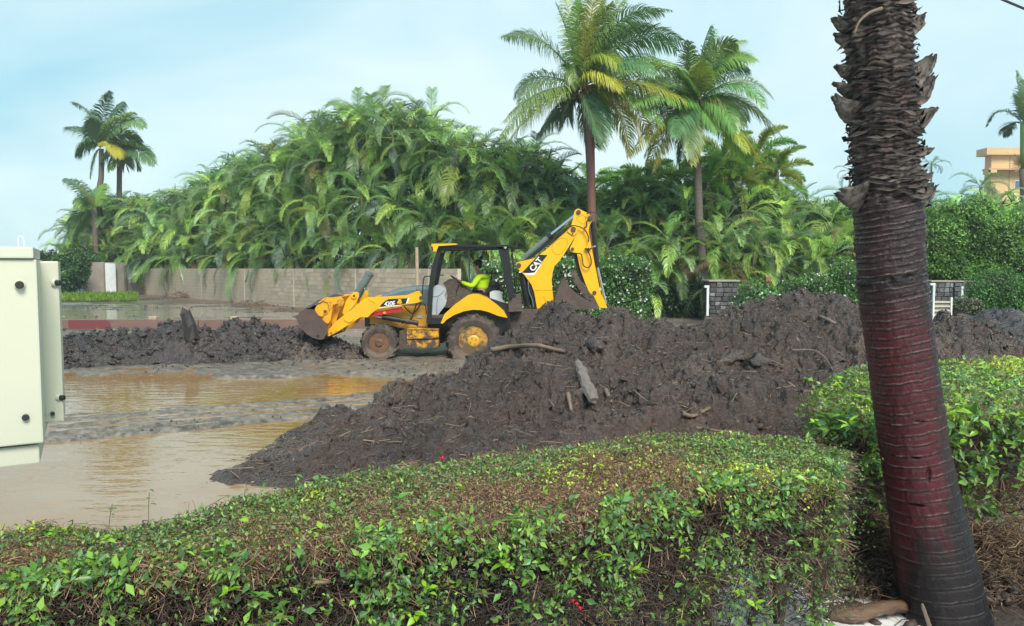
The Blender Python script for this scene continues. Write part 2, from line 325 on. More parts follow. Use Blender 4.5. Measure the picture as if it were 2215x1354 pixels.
def pile(name, label, mesh_args, ncl, seed, cl=(.015, .07), straw=0, tint=(.052, .031, .023), cat='mud pile'):
    me, hf = pile_mesh(name, *mesh_args, seed=seed, tint=tint) if not isinstance(mesh_args, dict) else pile_mesh(name, seed=seed, tint=tint, **mesh_args)
    x0, x1, y0, y1 = (mesh_args[:4] if not isinstance(mesh_args, dict) else [mesh_args[q] for q in ('x0', 'x1', 'y0', 'y1')])
    root = empty(name, ((x0+x1)/2, (y0+y1)/2, 0), label, cat)
    mh = link('mound', me, M['mud'], root, smooth=True)
    P, S, C, g = clods(ncl, (x0, x1, y0, y1), hf, cl[0], cl[1], seed+90, tint=np.array(tint)*1.12)
    big = S > .6*cl[1]; parts = [lumps(P[~big], S[~big], C[~big], g)]
    if big.any(): parts.append(lumps(P[big], S[big], C[big], g, (IC2V, IC2F)))
    tag(link('clod', np_mesh('clod', parts), M['mud'], root), kind='stuff')
    if straw:
        P, S, C, g = clods(straw, (x0, x1, y0, y1), hf, .03, .16, seed+77); n = len(P); D = rdir(n, g); D[:, 2] *= .35
        C = np.array([[.15, .105, .07]])*g.uniform(.3, 2.2, (n, 1)); r = g.uniform(.0015, .007, n)
        P[:, 2] += .01; tag(link('twig_litter', np_mesh('twig_litter', [twig_arr(P - D*S[:, None], P + D*S[:, None], r, r*.7, C)]), M['twig'], root), kind='stuff')
    return root, hf
def pk(px, py, Y, ax, ay, sl):
    p = at(px, py, Y); return (p.x, p.y, p.z, ax, ay, sl)
front_peaks = [pk(1215, 676, 12.6, 1.0, 1.1, .72), pk(1330, 682, 12.3, 1.1, 1.1, .62), pk(1440, 740, 12.0, 1.6, 1.3, .55), pk(990, 806, 10.7, 1.1, 1.0, .58), pk(1130, 830, 10.0, 1.3, 1.1, .5),
    pk(800, 885, 9.9, 1.1, .8, .50), pk(660, 965, 9.0, 1.3, .7, .30), pk(560, 1015, 8.25, 1.5, .7, .22), pk(760, 985, 8.3, 1.6, .8, .25), pk(950, 950, 8.4, 1.6, .9, .3), pk(1560, 756, 11.6, 1.5, 1.4, .55), pk(1690, 675, 12.0, 1.3, 1.3, .6), pk(1800, 660, 11.9, 1.4, 1.4, .62), pk(1400, 860, 9.6, 2.0, 1.0, .5), pk(1650, 840, 9.6, 1.6, .9, .6), pk(1950, 690, 11.9, 1.3, 1.3, .62)]
front_pile, front_h = pile('mud_pile', 'huge brown mud heap full of twigs in front of the yellow backhoe', (-4.6, 9.2, 6.7, 15.6, .023, front_peaks), 9000, 100, (.009, .05), straw=9000)
left_peaks = [pk(190, 738, 17.8, 1.4, 1.0, .5), pk(290, 722, 18.0, 1.1, 1.0, .6), pk(395, 704, 18.2, .9, 1.0, .75), pk(555, 692, 18.8, .9, 1.0, .75), pk(640, 718, 19.0, 1.1, 1.0, .6), pk(720, 748, 18.6, 1.2, .9, .35), pk(120, 740, 17.6, 1.5, 1.0, .4)]
left_pile, left_h = pile('mud_pile', 'low dark charcoal mud heap in front of the loader bucket, left of the backhoe', (-14.5, -3.0, 15.6, 20.6, .04, left_peaks), 3800, 300, (.02, .085), tint=(.042, .030, .026))
right_peaks = [pk(2080, 735, 12.5, 1.4, 1.0, .55), pk(2180, 752, 12.4, 1.5, 1.1, .5), pk(2020, 730, 13, 1.3, 1.0, .5)]
right_pile, right_h = pile('mud_pile', 'brown mud heap with dry straw, right of the big palm trunk', (6.0, 12.0, 9.6, 15.0, .035, right_peaks), 900, 500, (.02, .08), straw=700)
back_peaks = [pk(2200, 692, 18, 2.2, 1.2, .5), pk(2120, 708, 18.5, 1.6, 1.0, .45), pk(2320, 690, 18, 2.2, 1.4, .5)]
back_pile, back_h = pile('mud_pile', 'farthest dark mud heap at the right edge below the green bushes', (9.5, 17.5, 15.6, 20.8, .05, back_peaks), 500, 700, (.03, .1), tint=(.045, .036, .034))

# scattered lumps and litter on the open ground
for nm, (bx0, bx1, by0, by1), nn_, sz_ in (('ground_litter', (-26, 0, 21.5, 44), 1100, (.02, .10)), ('ground_litter', (-8, 0, 14.6, 18), 500, (.01, .05)), ('ground_litter', (-9, -1, 9, 13.2), 220, (.006, .025))):
    P, S, C, g = clods(nn_, (bx0, bx1, by0, by1), lambda x, y: ground_h(x, y) + .004, sz_[0], sz_[1], int(by0*10), zmin=-.01, pale=.08, tint=(.055, .042, .036)); keep = fbm(P[:, 0]*.5, P[:, 1]*.8, o=3, s=3) > -.1; P, S, C = P[keep], S[keep], C[keep]; P[:, 2] = np.maximum(P[:, 2], 0)
    tag(link(nm, np_mesh(nm, [lumps(P, S*np.array(1.), C, g)]), M['mud']), kind='stuff')
# ================================================================ backhoe loader
BY = 18.0                                                  # distance of its near side
A3 = lambda x, y: (620 + x/3.076, 430 + y/3.076)            # close-up measurements -> photograph
B3 = lambda x, y: (900 + x/5.016, 430 + y/5.016)
C3 = lambda x, y: (640 + x/5.886, 560 + y/5.886)
def o2w(cv, pts, Y): return [at(*cv(*p), Y) for p in pts]
bh0 = gnd(930, 778); bh0.y = 19.0
BH = empty('backhoe_loader', (bh0.x, 19.0, 0), 'yellow backhoe loader with open cab, raised digging boom and mud covered wheels', 'backhoe')
dirt = (.075, .05, .035)
M['yel'] = mat('machine_yellow', (.86, .42, .006), .32, spec=.5, coat=.3, noise=(3, .12), mud=(dirt, 7, .66, .9))
M['yelb'] = mat('boom_yellow', (.90, .46, .006), .30, spec=.5, coat=.3, noise=(2, .06), mud=(dirt, 9, .76, .1))
M['yelm'] = mat('muddy_yellow', (.74, .34, .01), .42, noise=(4, .12), mud=(dirt, 7, .56, 1.0))
M['ora'] = mat('side_panel_yellow', (.66, .33, .035), .42, noise=(3, .12), mud=(dirt, 4, .66, 1.1))
M['blk'] = mat('black_paint', (.016, .016, .017), .35, spec=.5, noise=(5, .3))
M['rub'] = mat('muddy_tyre', (.060, .043, .034), .55, noise=(7, .35), mud=((.16, .115, .085), 6, .52, .4), bump=(30, .6, .01))
M['brn'] = mat('bucket_steel', (.095, .062, .052), .45, noise=(4, .35), bump=(18, .4, .01), mud=((.05, .035, .03), 5, .55, .2))
M['gry'] = mat('grey_plastic', (.36, .41, .44), .45, noise=(4, .12), mud=(dirt, 6, .68, .4))
M['hood'] = mat('hood_grey', (.12, .15, .17), .3, spec=.6, noise=(3, .2))
M['rod'] = mat('chrome_rod', (.62, .63, .64), .18, metal=1)
M['cyl'] = mat('cylinder_grey', (.12, .15, .14), .4, noise=(4, .2))
M['red'] = mat('red_stripe', (.55, .015, .02), .35); M['dwhite'] = mat('decal_white', (.82, .82, .8), .4)
M['drt'] = mat('caked_mud', (.085, .06, .047), .6, noise=(12, .5), bump=(20, .9, .03))
M['pin'] = mat('pin_steel', (.10, .055, .03), .45, noise=(20, .3)); M['jug'] = mat('pale_plastic', (.62, .66, .66), .4, trans=.25)
def part(name, bm, m, parent=None, **k): return obj(name, bm, M[m] if isinstance(m, str) else m, parent or BH, **k)
def plate(name, cv, pts, Y0, Y1, m, parent=None, bevel=.012, Ym=None):
    bm = BM(); add_prism(bm, o2w(cv, pts, Ym or Y0), Y0, Y1); return part(name, bm, m, parent, bevel=bevel)
def rod(name, cv, a, b, r, m, Y, parent=None, r2=None, n=16):
    bm = BM(); add_cyl(bm, at(*cv(*a), Y), at(*cv(*b), Y), r, r2, n); return part(name, bm, m, parent, smooth=False)
def hose(name, cv, pts, Y, r, m='blk', parent=None, k=6):
    bm = BM(); add_tube(bm, smooth_path(o2w(cv, pts, Y), k), r, 8); return part(name, bm, m, parent, smooth=True)
def disc(name, cv, c, r, Y, th, m, parent=None, n=24):
    bm = BM(); p = at(*cv(*c), Y); add_cyl(bm, p, p + Vector((0, -th, 0)), r, n=n); return part(name, bm, m, parent, bevel=.004)
# ---- wheels
def wheel(px, py, rpx, Y, wd, rim_r, name, rimcol, hubcol, lugs, far=False, lab=None):
    c = at(px, py, Y); r = rpx/1600.*Y; s = -1 if not far else 1
    bm = BM(); hw = wd/2; prof = [(-hw*.80, rim_r), (-hw*.95, rim_r*1.06), (-hw*1.0, r*.74), (-hw*.93, r*.88), (-hw*.70, r*.935), (0, r*.95), (hw*.70, r*.935), (hw*.93, r*.88), (hw, r*.74), (hw*.95, rim_r*1.06), (hw*.8, rim_r)]
    cc = Vector((c.x, Y+hw, c.z)); add_lathe(bm, cc, prof, 56)
    for k in range(lugs):
        for sd in (-1, 1):
            a0 = 2*pi*(k + (.5 if sd > 0 else 0))/lugs; pts = []
            for (t, ya, w_) in ((0, sd*hw*1.0, .10), (.09, sd*hw*.62, .075), (.24, sd*hw*.0, .06)):
                a = a0 + t*(1.0); rr0, rr1 = (r*.84, r*.935) if ya*sd > hw*.9 else (r*.93, r*1.0)
                for q in (-1, 1):
                    aa = a + q*w_*.5*1.0
                    pts.append([(cc.x + R2*cos(aa), cc.y + ya, cc.z + R2*sin(aa)) for R2 in (rr0, rr1)])
            v = [[bm.verts.new(x) for x in p] for p in pts]
            for i in (0, 2):
                bm.faces.new((v[i][1], v[i+1][1], v[i+3][1], v[i+2][1])); bm.faces.new((v[i][0], v[i][1], v[i+2][1], v[i+2][0])); bm.faces.new((v[i+1][0], v[i+3][0], v[i+3][1], v[i+1][1]))
            bm.faces.new((v[0][0], v[1][0], v[1][1], v[0][1])); bm.faces.new((v[4][0], v[4][1], v[5][1], v[5][0]))
    ty = part(name, bm, 'rub')
    bm = BM(); y0 = -hw*.82; add_lathe(bm, cc, [(y0, rim_r*1.04), (y0-.012, rim_r*.98), (y0+.02, rim_r*.90), (y0+.09, rim_r*.84), (y0+.11, rim_r*.55), (y0+.10, rim_r*.1), (y0+.3, rim_r*.1), (y0+.3, rim_r*1.02)], 40)
    part('rim', bm, rimcol, ty)
    bm = BM(); add_lathe(bm, cc, [(y0-.03, .01), (y0-.03, rim_r*.30), (y0-.01, rim_r*.40), (y0+.12, rim_r*.42)], 24)
    part('hub', bm, hubcol, ty)
    bm = BM()
    for k in range(8):
        a = k*pi/4 + .2; p = cc + Vector((cos(a)*rim_r*.60, y0+.12, sin(a)*rim_r*.60)); add_cyl(bm, p, p - Vector((0, .05, 0)), .026, n=6)
    for k in range(4):
        a = k*pi/2+.5; p = cc + Vector((cos(a)*rim_r*.2, y0-.02, sin(a)*rim_r*.2)); add_cyl(bm, p, p - Vector((0, .03, 0)), .014, n=6)
    tag(part('lug_nuts', bm, 'pin', ty), kind='stuff'); return ty
M['rimy'] = mat('rim_yellow', (.50, .26, .035), .5, noise=(4, .2), mud=((.12, .075, .045), 5, .44, .5)); M['rimb'] = mat('rim_muddy', (.15, .075, .04), .55, noise=(6, .4)); M['huby'] = mat('hub_yellow', (.70, .36, .03), .45, noise=(5, .15), mud=(dirt, 7, .82, .5))
wheel(1024, 738, 61.5, BY-.05, .48, .36, 'rear_tyre', 'rimy', 'huby', 18)
wheel(1024, 738, 61.5, BY+1.75, .48, .36, 'rear_tyre', 'rimy', 'huby', 18)
wheel(819.5, 742, 42.5, BY+.05, .34, .255, 'front_tyre', 'rimb', 'rimb', 15)
wheel(819.5, 742, 42.5, BY+1.80, .34, .255, 'front_tyre', 'rimb', 'rimb', 15)
# ---- chassis, axle, side tank
plate('chassis', A3, [(560, 690), (700, 690), (930, 730), (1180, 720), (1450, 700), (1560, 740), (1560, 940), (1050, 950), (1040, 960), (760, 960), (700, 870), (560, 870)], BY+.75, BY+1.45, 'drt', bevel=.02)
for (a, b) in (((612, 968), .06), ((1245, 950), .1)):
    p = at(*A3(*a), BY+.3); bm = BM(); add_cyl(bm, p, p + Vector((0, 1.6, 0)), b, n=14); part('axle', bm, 'drt')
plate('side_tank', A3, [(800, 868), (1010, 868), (1012, 928), (800, 932)], BY+.12, BY+.6, 'yelm', bevel=.015)
plate('step_box', A3, [(800, 936), (1012, 932), (1012, 988), (798, 994)], BY+.16, BY+.6, 'yelm', bevel=.015)
plate('tank_end', A3, [(752, 880), (798, 872), (798, 990), (748, 1000)], BY+.2, BY+.6, 'drt')
hose('steel_line', A3, [(800, 866), (1016, 868)], BY+.1, .012, 'yelm')
# ---- engine bay and hood
plate('engine_panel', A3, [(548, 700), (640, 690), (760, 660), (900, 640), (935, 640), (935, 862), (800, 868), (715, 850), (660, 835), (548, 835)], BY+.62, BY+1.55, 'ora', bevel=.02)
plate('radiator_guard', A3, [(520, 790), (552, 790), (552, 850), (520, 850)], BY+.6, BY+1.5, 'blk')
bm = BM(); pr = [(628, 650), (650, 632), (700, 612), (760, 594), (830, 582), (900, 577), (965, 578), (1000, 590), (1000, 700), (628, 700)]
W_ = o2w(A3, pr, BY+.95); L1, L2 = [], []
for q, (yy, dz) in enumerate(((.60, -.09), (.68, -.02), (.85, 0), (1.1, .01), (1.35, 0), (1.52, -.02), (1.6, -.09))):
    L1.append([bm.verts.new((p.x, BY+yy, p.z + (dz if i not in (8, 9) else 0))) for i, p in enumerate(W_)])
for i in range(len(L1)-1):
    for k in range(len(W_)): bm.faces.new((L1[i][k], L1[i+1][k], L1[i+1][(k+1) % len(W_)], L1[i][(k+1) % len(W_)]))
bm.faces.new(L1[0]); bm.faces.new(L1[-1][::-1]); hd = part('hood', bm, 'hood', smooth=False)
disc('hood_latch', A3, (874, 600), .035, BY+.60, .02, 'pin', hd); disc('hood_latch', A3, (874, 600), .018, BY+.575, .01, 'gry', hd)
plate('hood_trim', A3, [(760, 655), (880, 610), (900, 640), (840, 660)], BY+.58, BY+.64, 'yel')
plate('data_plate', A3, [(868, 776), (902, 776), (902, 794), (868, 794)], BY+.595, BY+.62, 'gry', bevel=.002)
# ---- loader arms (near and far), cross links, bucket
arm = [(395, 975), (410, 900), (520, 790), (630, 700), (700, 655), (800, 565), (875, 502), (925, 488), (1060, 486), (1400, 462), (1560, 448), (1605, 458), (1612, 530), (1550, 556), (1445, 572), (1060, 628), (1010, 655), (960, 700), (915, 742), (830, 736), (720, 805), (520, 935), (410, 988)]
for Y0 in (BY+.22, BY+1.75): a_ = plate('loader_arm', C3, arm, Y0, Y0+.11, 'yel', Ym=BY+.22); arm_near = a_ if Y0 < BY+1 else arm_near
bm = BM(); c = at(*C3(672, 745), BY+.22)
add_cyl(bm, c + Vector((0, -.025, 0)), c, .123, n=28); part('pivot_boss', bm, 'yel', arm_near, bevel=.006); disc('pivot_pin', C3, (1598, 492), .05, BY+.22, .03, 'pin', arm_near)
plate('weld_plate', C3, [(915, 505), (940, 500), (1025, 560), (1015, 600), (960, 690), (945, 690), (1000, 590), (1008, 565)], BY+.205, BY+.225, 'yel', arm_near, bevel=.003)
bm = BM(); p = at(*C3(660, 740), BY+.3); add_cyl(bm, p, p + Vector((0, 1.5, 0)), .07, n=14); part('cross_tube', bm, 'yel')
for Y0 in (BY+.36, BY+1.62):
    plate('tilt_link', C3, [(470, 930), (455, 780), (475, 640), (505, 540), (560, 480), (600, 510), (610, 560), (560, 640), (520, 760), (510, 880)], Y0, Y0+.07, 'yelm', Ym=BY+.36)
    plate('tilt_lever', C3, [(590, 690), (640, 530), (720, 432), (765, 418), (798, 440), (800, 480), (770, 540), (735, 600), (700, 640), (620, 720)], Y0+.1, Y0+.18, 'yel', Ym=BY+.46)
disc('lever_pin', C3, (742, 470), .075, BY+.46, .04, 'yel'); disc('lever_bolt', C3, (742, 470), .03, BY+.42, .02, 'pin')
rod('tilt_cylinder', C3, (770, 470), (940, 185), .105, 'cyl', BY+1.05, n=20)
rod('cylinder_cap', C3, (932, 199), (945, 177), .116, 'cyl', BY+1.05, n=20)
rod('cylinder_bore', C3, (943, 181), (947, 174), .08, 'rod', BY+1.05, n=20)
for d_ in (0, 16): hose('hydraulic_hose', C3, [(870+d_*.6, 370), (850+d_, 430), (820+d_, 480), (790+d_, 540), (800+d_, 600)], BY+.86, .014, 'rod' if d_ else 'blk')
plate('red_beam', C3, [(945, 692), (1340, 615), (1352, 660), (950, 737)], BY+.30, BY+.42, 'red', bevel=.006)
plate('beam_mark', C3, [(1105, 676), (1140, 669), (1146, 692), (1118, 699)], BY+.294, BY+.31, 'yel', bevel=.001)
plate('bracket', C3, [(1210, 598), (1225, 596), (1230, 636), (1215, 638)], BY+.28, BY+.34, 'yel', bevel=.002)
rod('lift_rod', C3, (1015, 735), (1200, 758), .035, 'rod', BY+.40); rod('lift_cylinder', C3, (1100, 738), (1560, 820), .062, 'blk', BY+.40)
rod('cylinder_head', C3, (1400, 785), (1445, 795), .078, 'rub', BY+.40)
for pts in ([(1375, 600), (1420, 650), (1480, 692), (1530, 660), (1590, 570)], [(1540, 560), (1500, 680), (1470, 760)], [(1560, 570), (1600, 560), (1650, 600), (1660, 700)], [(1350, 830), (1400, 770), (1480, 760)], [(1500, 810), (1560, 860), (1660, 868)]):
    hose('hydraulic_hose', C3, pts, BY+.5, .014)
side = [(5, 735), (62, 668), (150, 640), (228, 645), (268, 700), (300, 742), (352, 790), (404, 842), (388, 960), (350, 1025), (285, 1025), (210, 1002), (130, 950), (62, 882), (22, 810)]
for Y0 in (BY+.0, BY+2.28): sp_ = plate('bucket_side', C3, side, Y0, Y0+.03, 'brn', Ym=BY)
bm = BM(); path = [(388, 960), (350, 1025), (285, 1030), (210, 1005), (130, 952), (62, 884), (20, 812), (3, 735)]
Wp = o2w(C3, path, BY); prv = None
for t in (0, 1):
    pass
pp = [Vector((p.x, 0, p.z)) for p in Wp]; inn = [p + (Vector((at(*C3(260, 780), BY).x, 0, at(*C3(260, 780), BY).z)) - p).normalized()*.03 for p in pp]
add_prism(bm, pp + inn[::-1], BY+.031, BY+2.28); part('bucket_floor', bm, 'brn')
bm = BM(); a = at(*C3(3, 738), BY); b = at(*C3(-45, 725), BY); add_prism(bm, [a, b, at(*C3(-40, 738), BY), at(*C3(10, 760), BY)], BY-.02, BY+2.33); part('cutting_edge', bm, 'rod' if False else 'brn')
back = [(350, 500), (385, 488), (450, 492), (545, 480), (598, 512), (560, 560), (470, 585), (462, 640), (440, 790), (400, 832), (352, 800), (302, 745), (262, 700), (240, 640), (282, 560)]
for Y0 in (BY+.08, BY+2.15): pl_ = plate('bucket_hinge_plate', C3, back, Y0, Y0+.08, 'yelm', Ym=BY+.08)
bm = BM(); add_prism(bm, o2w(C3, [(400, 500), (520, 492), (480, 640), (440, 800), (405, 930), (360, 930), (390, 760), (410, 620)], BY+.2), BY+.17, BY+2.15); part('bucket_back', bm, 'yelm')
for k, (c, r_) in enumerate((((375, 668), .075), ((375, 668), .04), ((325, 705), .06))): disc('hinge_boss', C3, c, r_, BY+.08 - .02*k, .03, 'yelm' if k != 1 else 'pin')
disc('bucket_hole', C3, (283, 983), .035, BY-.001, .004, 'blk')
# heaped load of mud
g = np.random.default_rng(3); xs = np.linspace(0, 1, 50); yy = np.linspace(.06, 2.26, 70); X0, Y0 = np.meshgrid(xs, yy); top = [at(*C3(20, 735), BY), at(*C3(65, 640), BY), at(*C3(190, 560), BY), at(*C3(330, 492), BY), at(*C3(395, 505), BY), at(*C3(420, 620), BY)]
tx = np.array([p.x for p in top]); tz = np.array([p.z for p in top]); s_ = np.linspace(0, 1, 6); XX = np.interp(X0, s_, tx); ZZ = np.interp(X0, s_, tz)
ed = np.sin(np.clip((Y0-.06)/2.2, 0, 1)*pi)**.35; ZZ = ZZ - .10*(1-ed) + .05*fbm(XX*8, Y0*8, o=4, s=2) + .03*fbm(XX*22, Y0*22, o=2, s=3); Vv = np.stack([XX, Y0+BY, ZZ], -1).reshape(-1, 3)
I = np.arange(3500).reshape(70, 50); F = np.stack([I[:-1, :-1], I[:-1, 1:], I[1:, 1:], I[1:, :-1]], -1).reshape(-1, 4)
ld = link('bucket_load', np_mesh('bucket_load', [(Vv, F, np.tile([.05, .036, .032], (3500, 1))*(1+.4*fbm(XX*9, Y0*9, o=2)).reshape(-1, 1))]), M['mud'], origin=(XX.mean(), BY+1.1, 1.0)); tag(ld, 'load of dark wet mud heaped in the loader bucket', 'mud')
# ---- cab frame and roof
for Y0, far in ((BY+.12, 0), (BY+1.95, 1)):
    e = 'cab_post'
    plate(e, A3, [(1003, 338), (1032, 338), (1014, 400), (975, 600), (962, 830), (932, 830), (940, 620), (965, 450)], Y0, Y0+.07, 'blk', Ym=BY+.12 if not far else BY+.9)
    plate('roof_rail', A3, [(965, 318), (1440, 312), (1440, 332), (1005, 342), (965, 340)], Y0, Y0+.07, 'blk', Ym=BY+.12 if not far else BY+.9)
    plate('rear_post', A3, [(1405, 320), (1475, 320), (1488, 430), (1512, 620), (1502, 660), (1478, 660), (1452, 560), (1432, 440)], Y0, Y0+.10, 'blk', Ym=BY+.12 if not far else BY+.9)
    hose('post_tube', A3, [(1498, 330), (1512, 480), (1528, 640)], Y0+.1, .018)
plate('roof', A3, [(968, 303), (1515, 306), (1520, 314), (1440, 320), (968, 318)], BY+.06, BY+2.1, 'blk', bevel=.01)
plate('roof_front', A3, [(964, 299), (1130, 297), (1132, 306), (1010, 314), (996, 350), (976, 350), (972, 318), (964, 316)], BY+.0, BY+2.12, 'yel', bevel=.01)
bm = BM(); p = at(*A3(1508, 342), BY+.2); add_box(bm, p, (.07, .09, .06)); part('work_light', bm, 'blk', bevel=.01); bm = BM(); p = at(*A3(1455, 322), BY+.1); add_cyl(bm, p, p+Vector((0, -.04, 0)), .035, n=12); part('work_light', bm, 'gry')
plate('cab_sill', A3, [(930, 790), (1042, 795), (1030, 832), (930, 832)], BY+.1, BY+.2, 'blk'); plate('cab_floor', A3, [(940, 775), (1060, 775), (1040, 800), (940, 800)], BY+.2, BY+1.95, 'drt')
plate('side_console', A3, [(962, 600), (1000, 572), (1040, 582), (1062, 610), (1050, 645), (1064, 680), (1055, 710), (1005, 775), (958, 772)], BY+.42, BY+.56, 'gry', bevel=.02)
hose('panel_seam', A3, [(962, 652), (1010, 645), (1052, 610)], BY+.415, .006, 'hood'); hose('panel_seam', A3, [(1010, 650), (1000, 700), (998, 770)], BY+.415, .006, 'hood')
plate('dashboard', A3, [(1040, 560), (1080, 535), (1120, 528), (1140, 560), (1160, 590), (1190, 600), (1235, 625), (1150, 690), (1090, 730), (1030, 790), (1000, 775), (1060, 700), (1070, 640), (1060, 590)], BY+.75, BY+1.35, 'drt', bevel=.02)
rod('steering_column', A3, (1090, 600), (1130, 540), .03, 'blk', BY+1.05)
bm = BM(); c = at(*A3(1133, 540), BY+1.05); ax = (at(*A3(1133, 540), BY+1.05) - at(*A3(1090, 600), BY+1.05)).normalized(); u_ = ax.orthogonal().normalized(); v_ = ax.cross(u_)
add_tube(bm, [c + (u_*cos(k*pi/10) + v_*sin(k*pi/10))*.19 for k in range(21)], .014, 6)
for k in range(3): add_tube(bm, [c, c + (u_*cos(k*2.09) + v_*sin(k*2.09))*.19], .01, 5)
part('steering_wheel', bm, 'blk', smooth=True)
for k, (x, h_) in enumerate(((1165, 520), (1180, 528), (1150, 575))): hose('control_lever', A3, [(x-20, 620), (x-5, 570), (x, h_)], BY+1.3-k*.3, .012)
rod('far_grab_bar', A3, (1213, 335), (1217, 610), .022, 'gry', BY+1.9)
hose('grab_rail', A3, [(902, 655), (905, 600), (912, 535), (925, 516), (955, 516)], BY+.25, .014); hose('grab_rail', A3, [(1000, 560), (1004, 520), (1018, 508), (1045, 508)], BY+1.3, .014)
fend = [(1025, 828), (1052, 765), (1120, 702), (1200, 645), (1235, 634), (1275, 636), (1335, 660), (1400, 708), (1445, 748), (1468, 792), (1405, 778), (1340, 752), (1290, 740), (1240, 738), (1180, 748), (1110, 775), (1062, 806), (1040, 830)]
for Y0 in (BY-.06, BY+1.7): plate('fender', A3, fend, Y0, Y0+.56, 'yel', bevel=.03, Ym=BY-.06)
plate('wheel_arch', A3, [(1040, 832), (1062, 808), (1110, 778), (1180, 751), (1240, 741), (1290, 743), (1340, 756), (1460, 792), (1468, 830), (1420, 930), (1400, 850), (1340, 790), (1240, 765), (1140, 790), (1080, 850)], BY+.1, BY+.5, 'blk')
plate('fender_skirt', A3, [(1335, 655), (1400, 700), (1448, 742), (1470, 790), (1480, 700), (1440, 690)], BY+.3, BY+.5, 'blk')
plate('seat_cushion', A3, [(1230, 625), (1345, 622), (1350, 660), (1235, 665)], BY+.8, BY+1.3, 'blk', bevel=.03)
plate('seat_back', A3, [(1335, 640), (1345, 560), (1360, 545), (1385, 560), (1375, 640)], BY+.8, BY+1.3, 'blk', bevel=.03)
jug = plate('plastic_can', A3, [(1352, 622), (1372, 612), (1412, 612), (1432, 624), (1436, 672), (1352, 668)], BY+.5, BY+.85, 'jug', bevel=.02)
plate('rear_panel', A3, [(1360, 664), (1436, 670), (1468, 702), (1462, 745), (1400, 700)], BY+.35, BY+.5, 'gry', bevel=.02)
g2 = random.Random(4); bm = BM()
for k in range(16):
    a = A3(1370 + g2.uniform(-20, 60), 600 + g2.uniform(-40, 25)); b = A3(1380 + g2.uniform(-20, 70), 590 + g2.uniform(-45, 30)); add_cyl(bm, at(*a, BY+g2.uniform(.6, 1.4)), at(*b, BY+g2.uniform(.6, 1.4)), g2.uniform(.015, .05), g2.uniform(.01, .03), 7)
part('rear_controls', bm, 'blk')
plate('fuel_can', A3, [(1478, 650), (1500, 636), (1530, 634), (1562, 648), (1568, 748), (1476, 752)], BY+.2, BY+.62, 'drt', bevel=.03); plate('can_handle', A3, [(1500, 640), (1525, 640), (1525, 656), (1502, 656)], BY+.19, BY+.22, 'blk')
# ---- stabiliser frame and swing post behind
plate('swing_frame', A3, [(1470, 740), (1800, 740), (1800, 960), (1440, 940), (1450, 830)], BY+.5, BY+1.7, 'drt', bevel=.02)
plate('stabiliser_leg', A3, [(1440, 740), (1480, 740), (1500, 930), (1450, 940)], BY+.25, BY+.4, 'blk')
# ---- boom, stick, bucket
YB = BY+.92
boom = [(1085, 712), (1095, 690), (1118, 684), (1290, 642), (1400, 562), (1520, 452), (1640, 345), (1672, 308), (1715, 300), (1742, 320), (1750, 362), (1700, 450), (1650, 530), (1600, 612), (1540, 690), (1500, 732), (1482, 800), (1472, 870), (1476, 960), (1490, 1080), (1486, 1190), (1312, 1190), (1284, 1020), (1252, 932), (1180, 832), (1092, 748)]
bo = plate('boom', B3, boom, YB, YB+.30, 'yelb', bevel=.02, Ym=YB)
plate('boom_tip_plate', B3, [(1640, 352), (1672, 312), (1712, 300), (1744, 320), (1750, 360), (1712, 398), (1690, 390)], YB-.035, YB+.335, 'yelb', bo, bevel=.01)
stick = [(1722, 130), (1738, 112), (1762, 106), (1800, 122), (1878, 160), (1905, 192), (1912, 235), (1882, 290), (1874, 350), (1888, 430), (1902, 520), (1950, 760), (1982, 920), (2002, 1010), (2078, 1185), (1992, 1185), (1932, 1062), (1878, 1010), (1832, 900), (1782, 760), (1745, 588), (1712, 582), (1680, 572), (1668, 548), (1676, 520), (1706, 462), (1740, 372), (1706, 322), (1688, 280), (1704, 220)]
st = plate('stick', B3, stick, YB+.03, YB+.27, 'yelb', bevel=.018, Ym=YB)
for nm, c, r_, y_ in (('pin', (1115, 722), .06, YB), ('pin', (1762, 146), .06, YB+.03), ('pin', (1888, 215), .065, YB+.03), ('pin', (1706, 332), .065, YB-.035), ('pin', (1697, 545), .042, YB+.03), ('pin', (1935, 1018), .052, YB+.03), ('pin', (1700, 376), .018, YB-.035)):
    disc(nm, B3, c, r_, y_, .03, 'pin', bo if c[0] in (1115, 1706, 1700) else st)
for pts, mm in (([(1475, 560), (1480, 500), (1540, 440), (1600, 428), (1640, 450), (1632, 510), (1580, 590), (1520, 604), (1475, 560)], bo), ([(1735, 210), (1800, 180), (1838, 200), (1832, 262), (1800, 270), (1735, 215)], st), ([(1272, 1000), (1340, 990), (1480, 992)], bo)):
    hose('weld_bead', B3, pts, YB+(.0 if mm is bo else .03), .006, mat('weld_dark', (.42, .20, .01), .5) if 'weld_dark' not in bpy.data.materials else bpy.data.materials['weld_dark'], mm, k=6)
rod('stick_cylinder', B3, (1155, 655), (1458, 398), .075, 'cyl', YB+.15, n=18); rod('cylinder_head', B3, (1430, 422), (1468, 390), .088, 'blk', YB+.15, n=18); rod('chrome_rod', B3, (1458, 398), (1742, 172), .048, 'rod', YB+.15)
for d_ in (0, 14, 30): hose('hydraulic_hose', B3, [(1170, 700-d_), (1300, 600-d_), (1420, 500-d_), (1560, 390-d_*.6), (1640, 320-d_*.4)], YB+.02+d_*.004, .016)
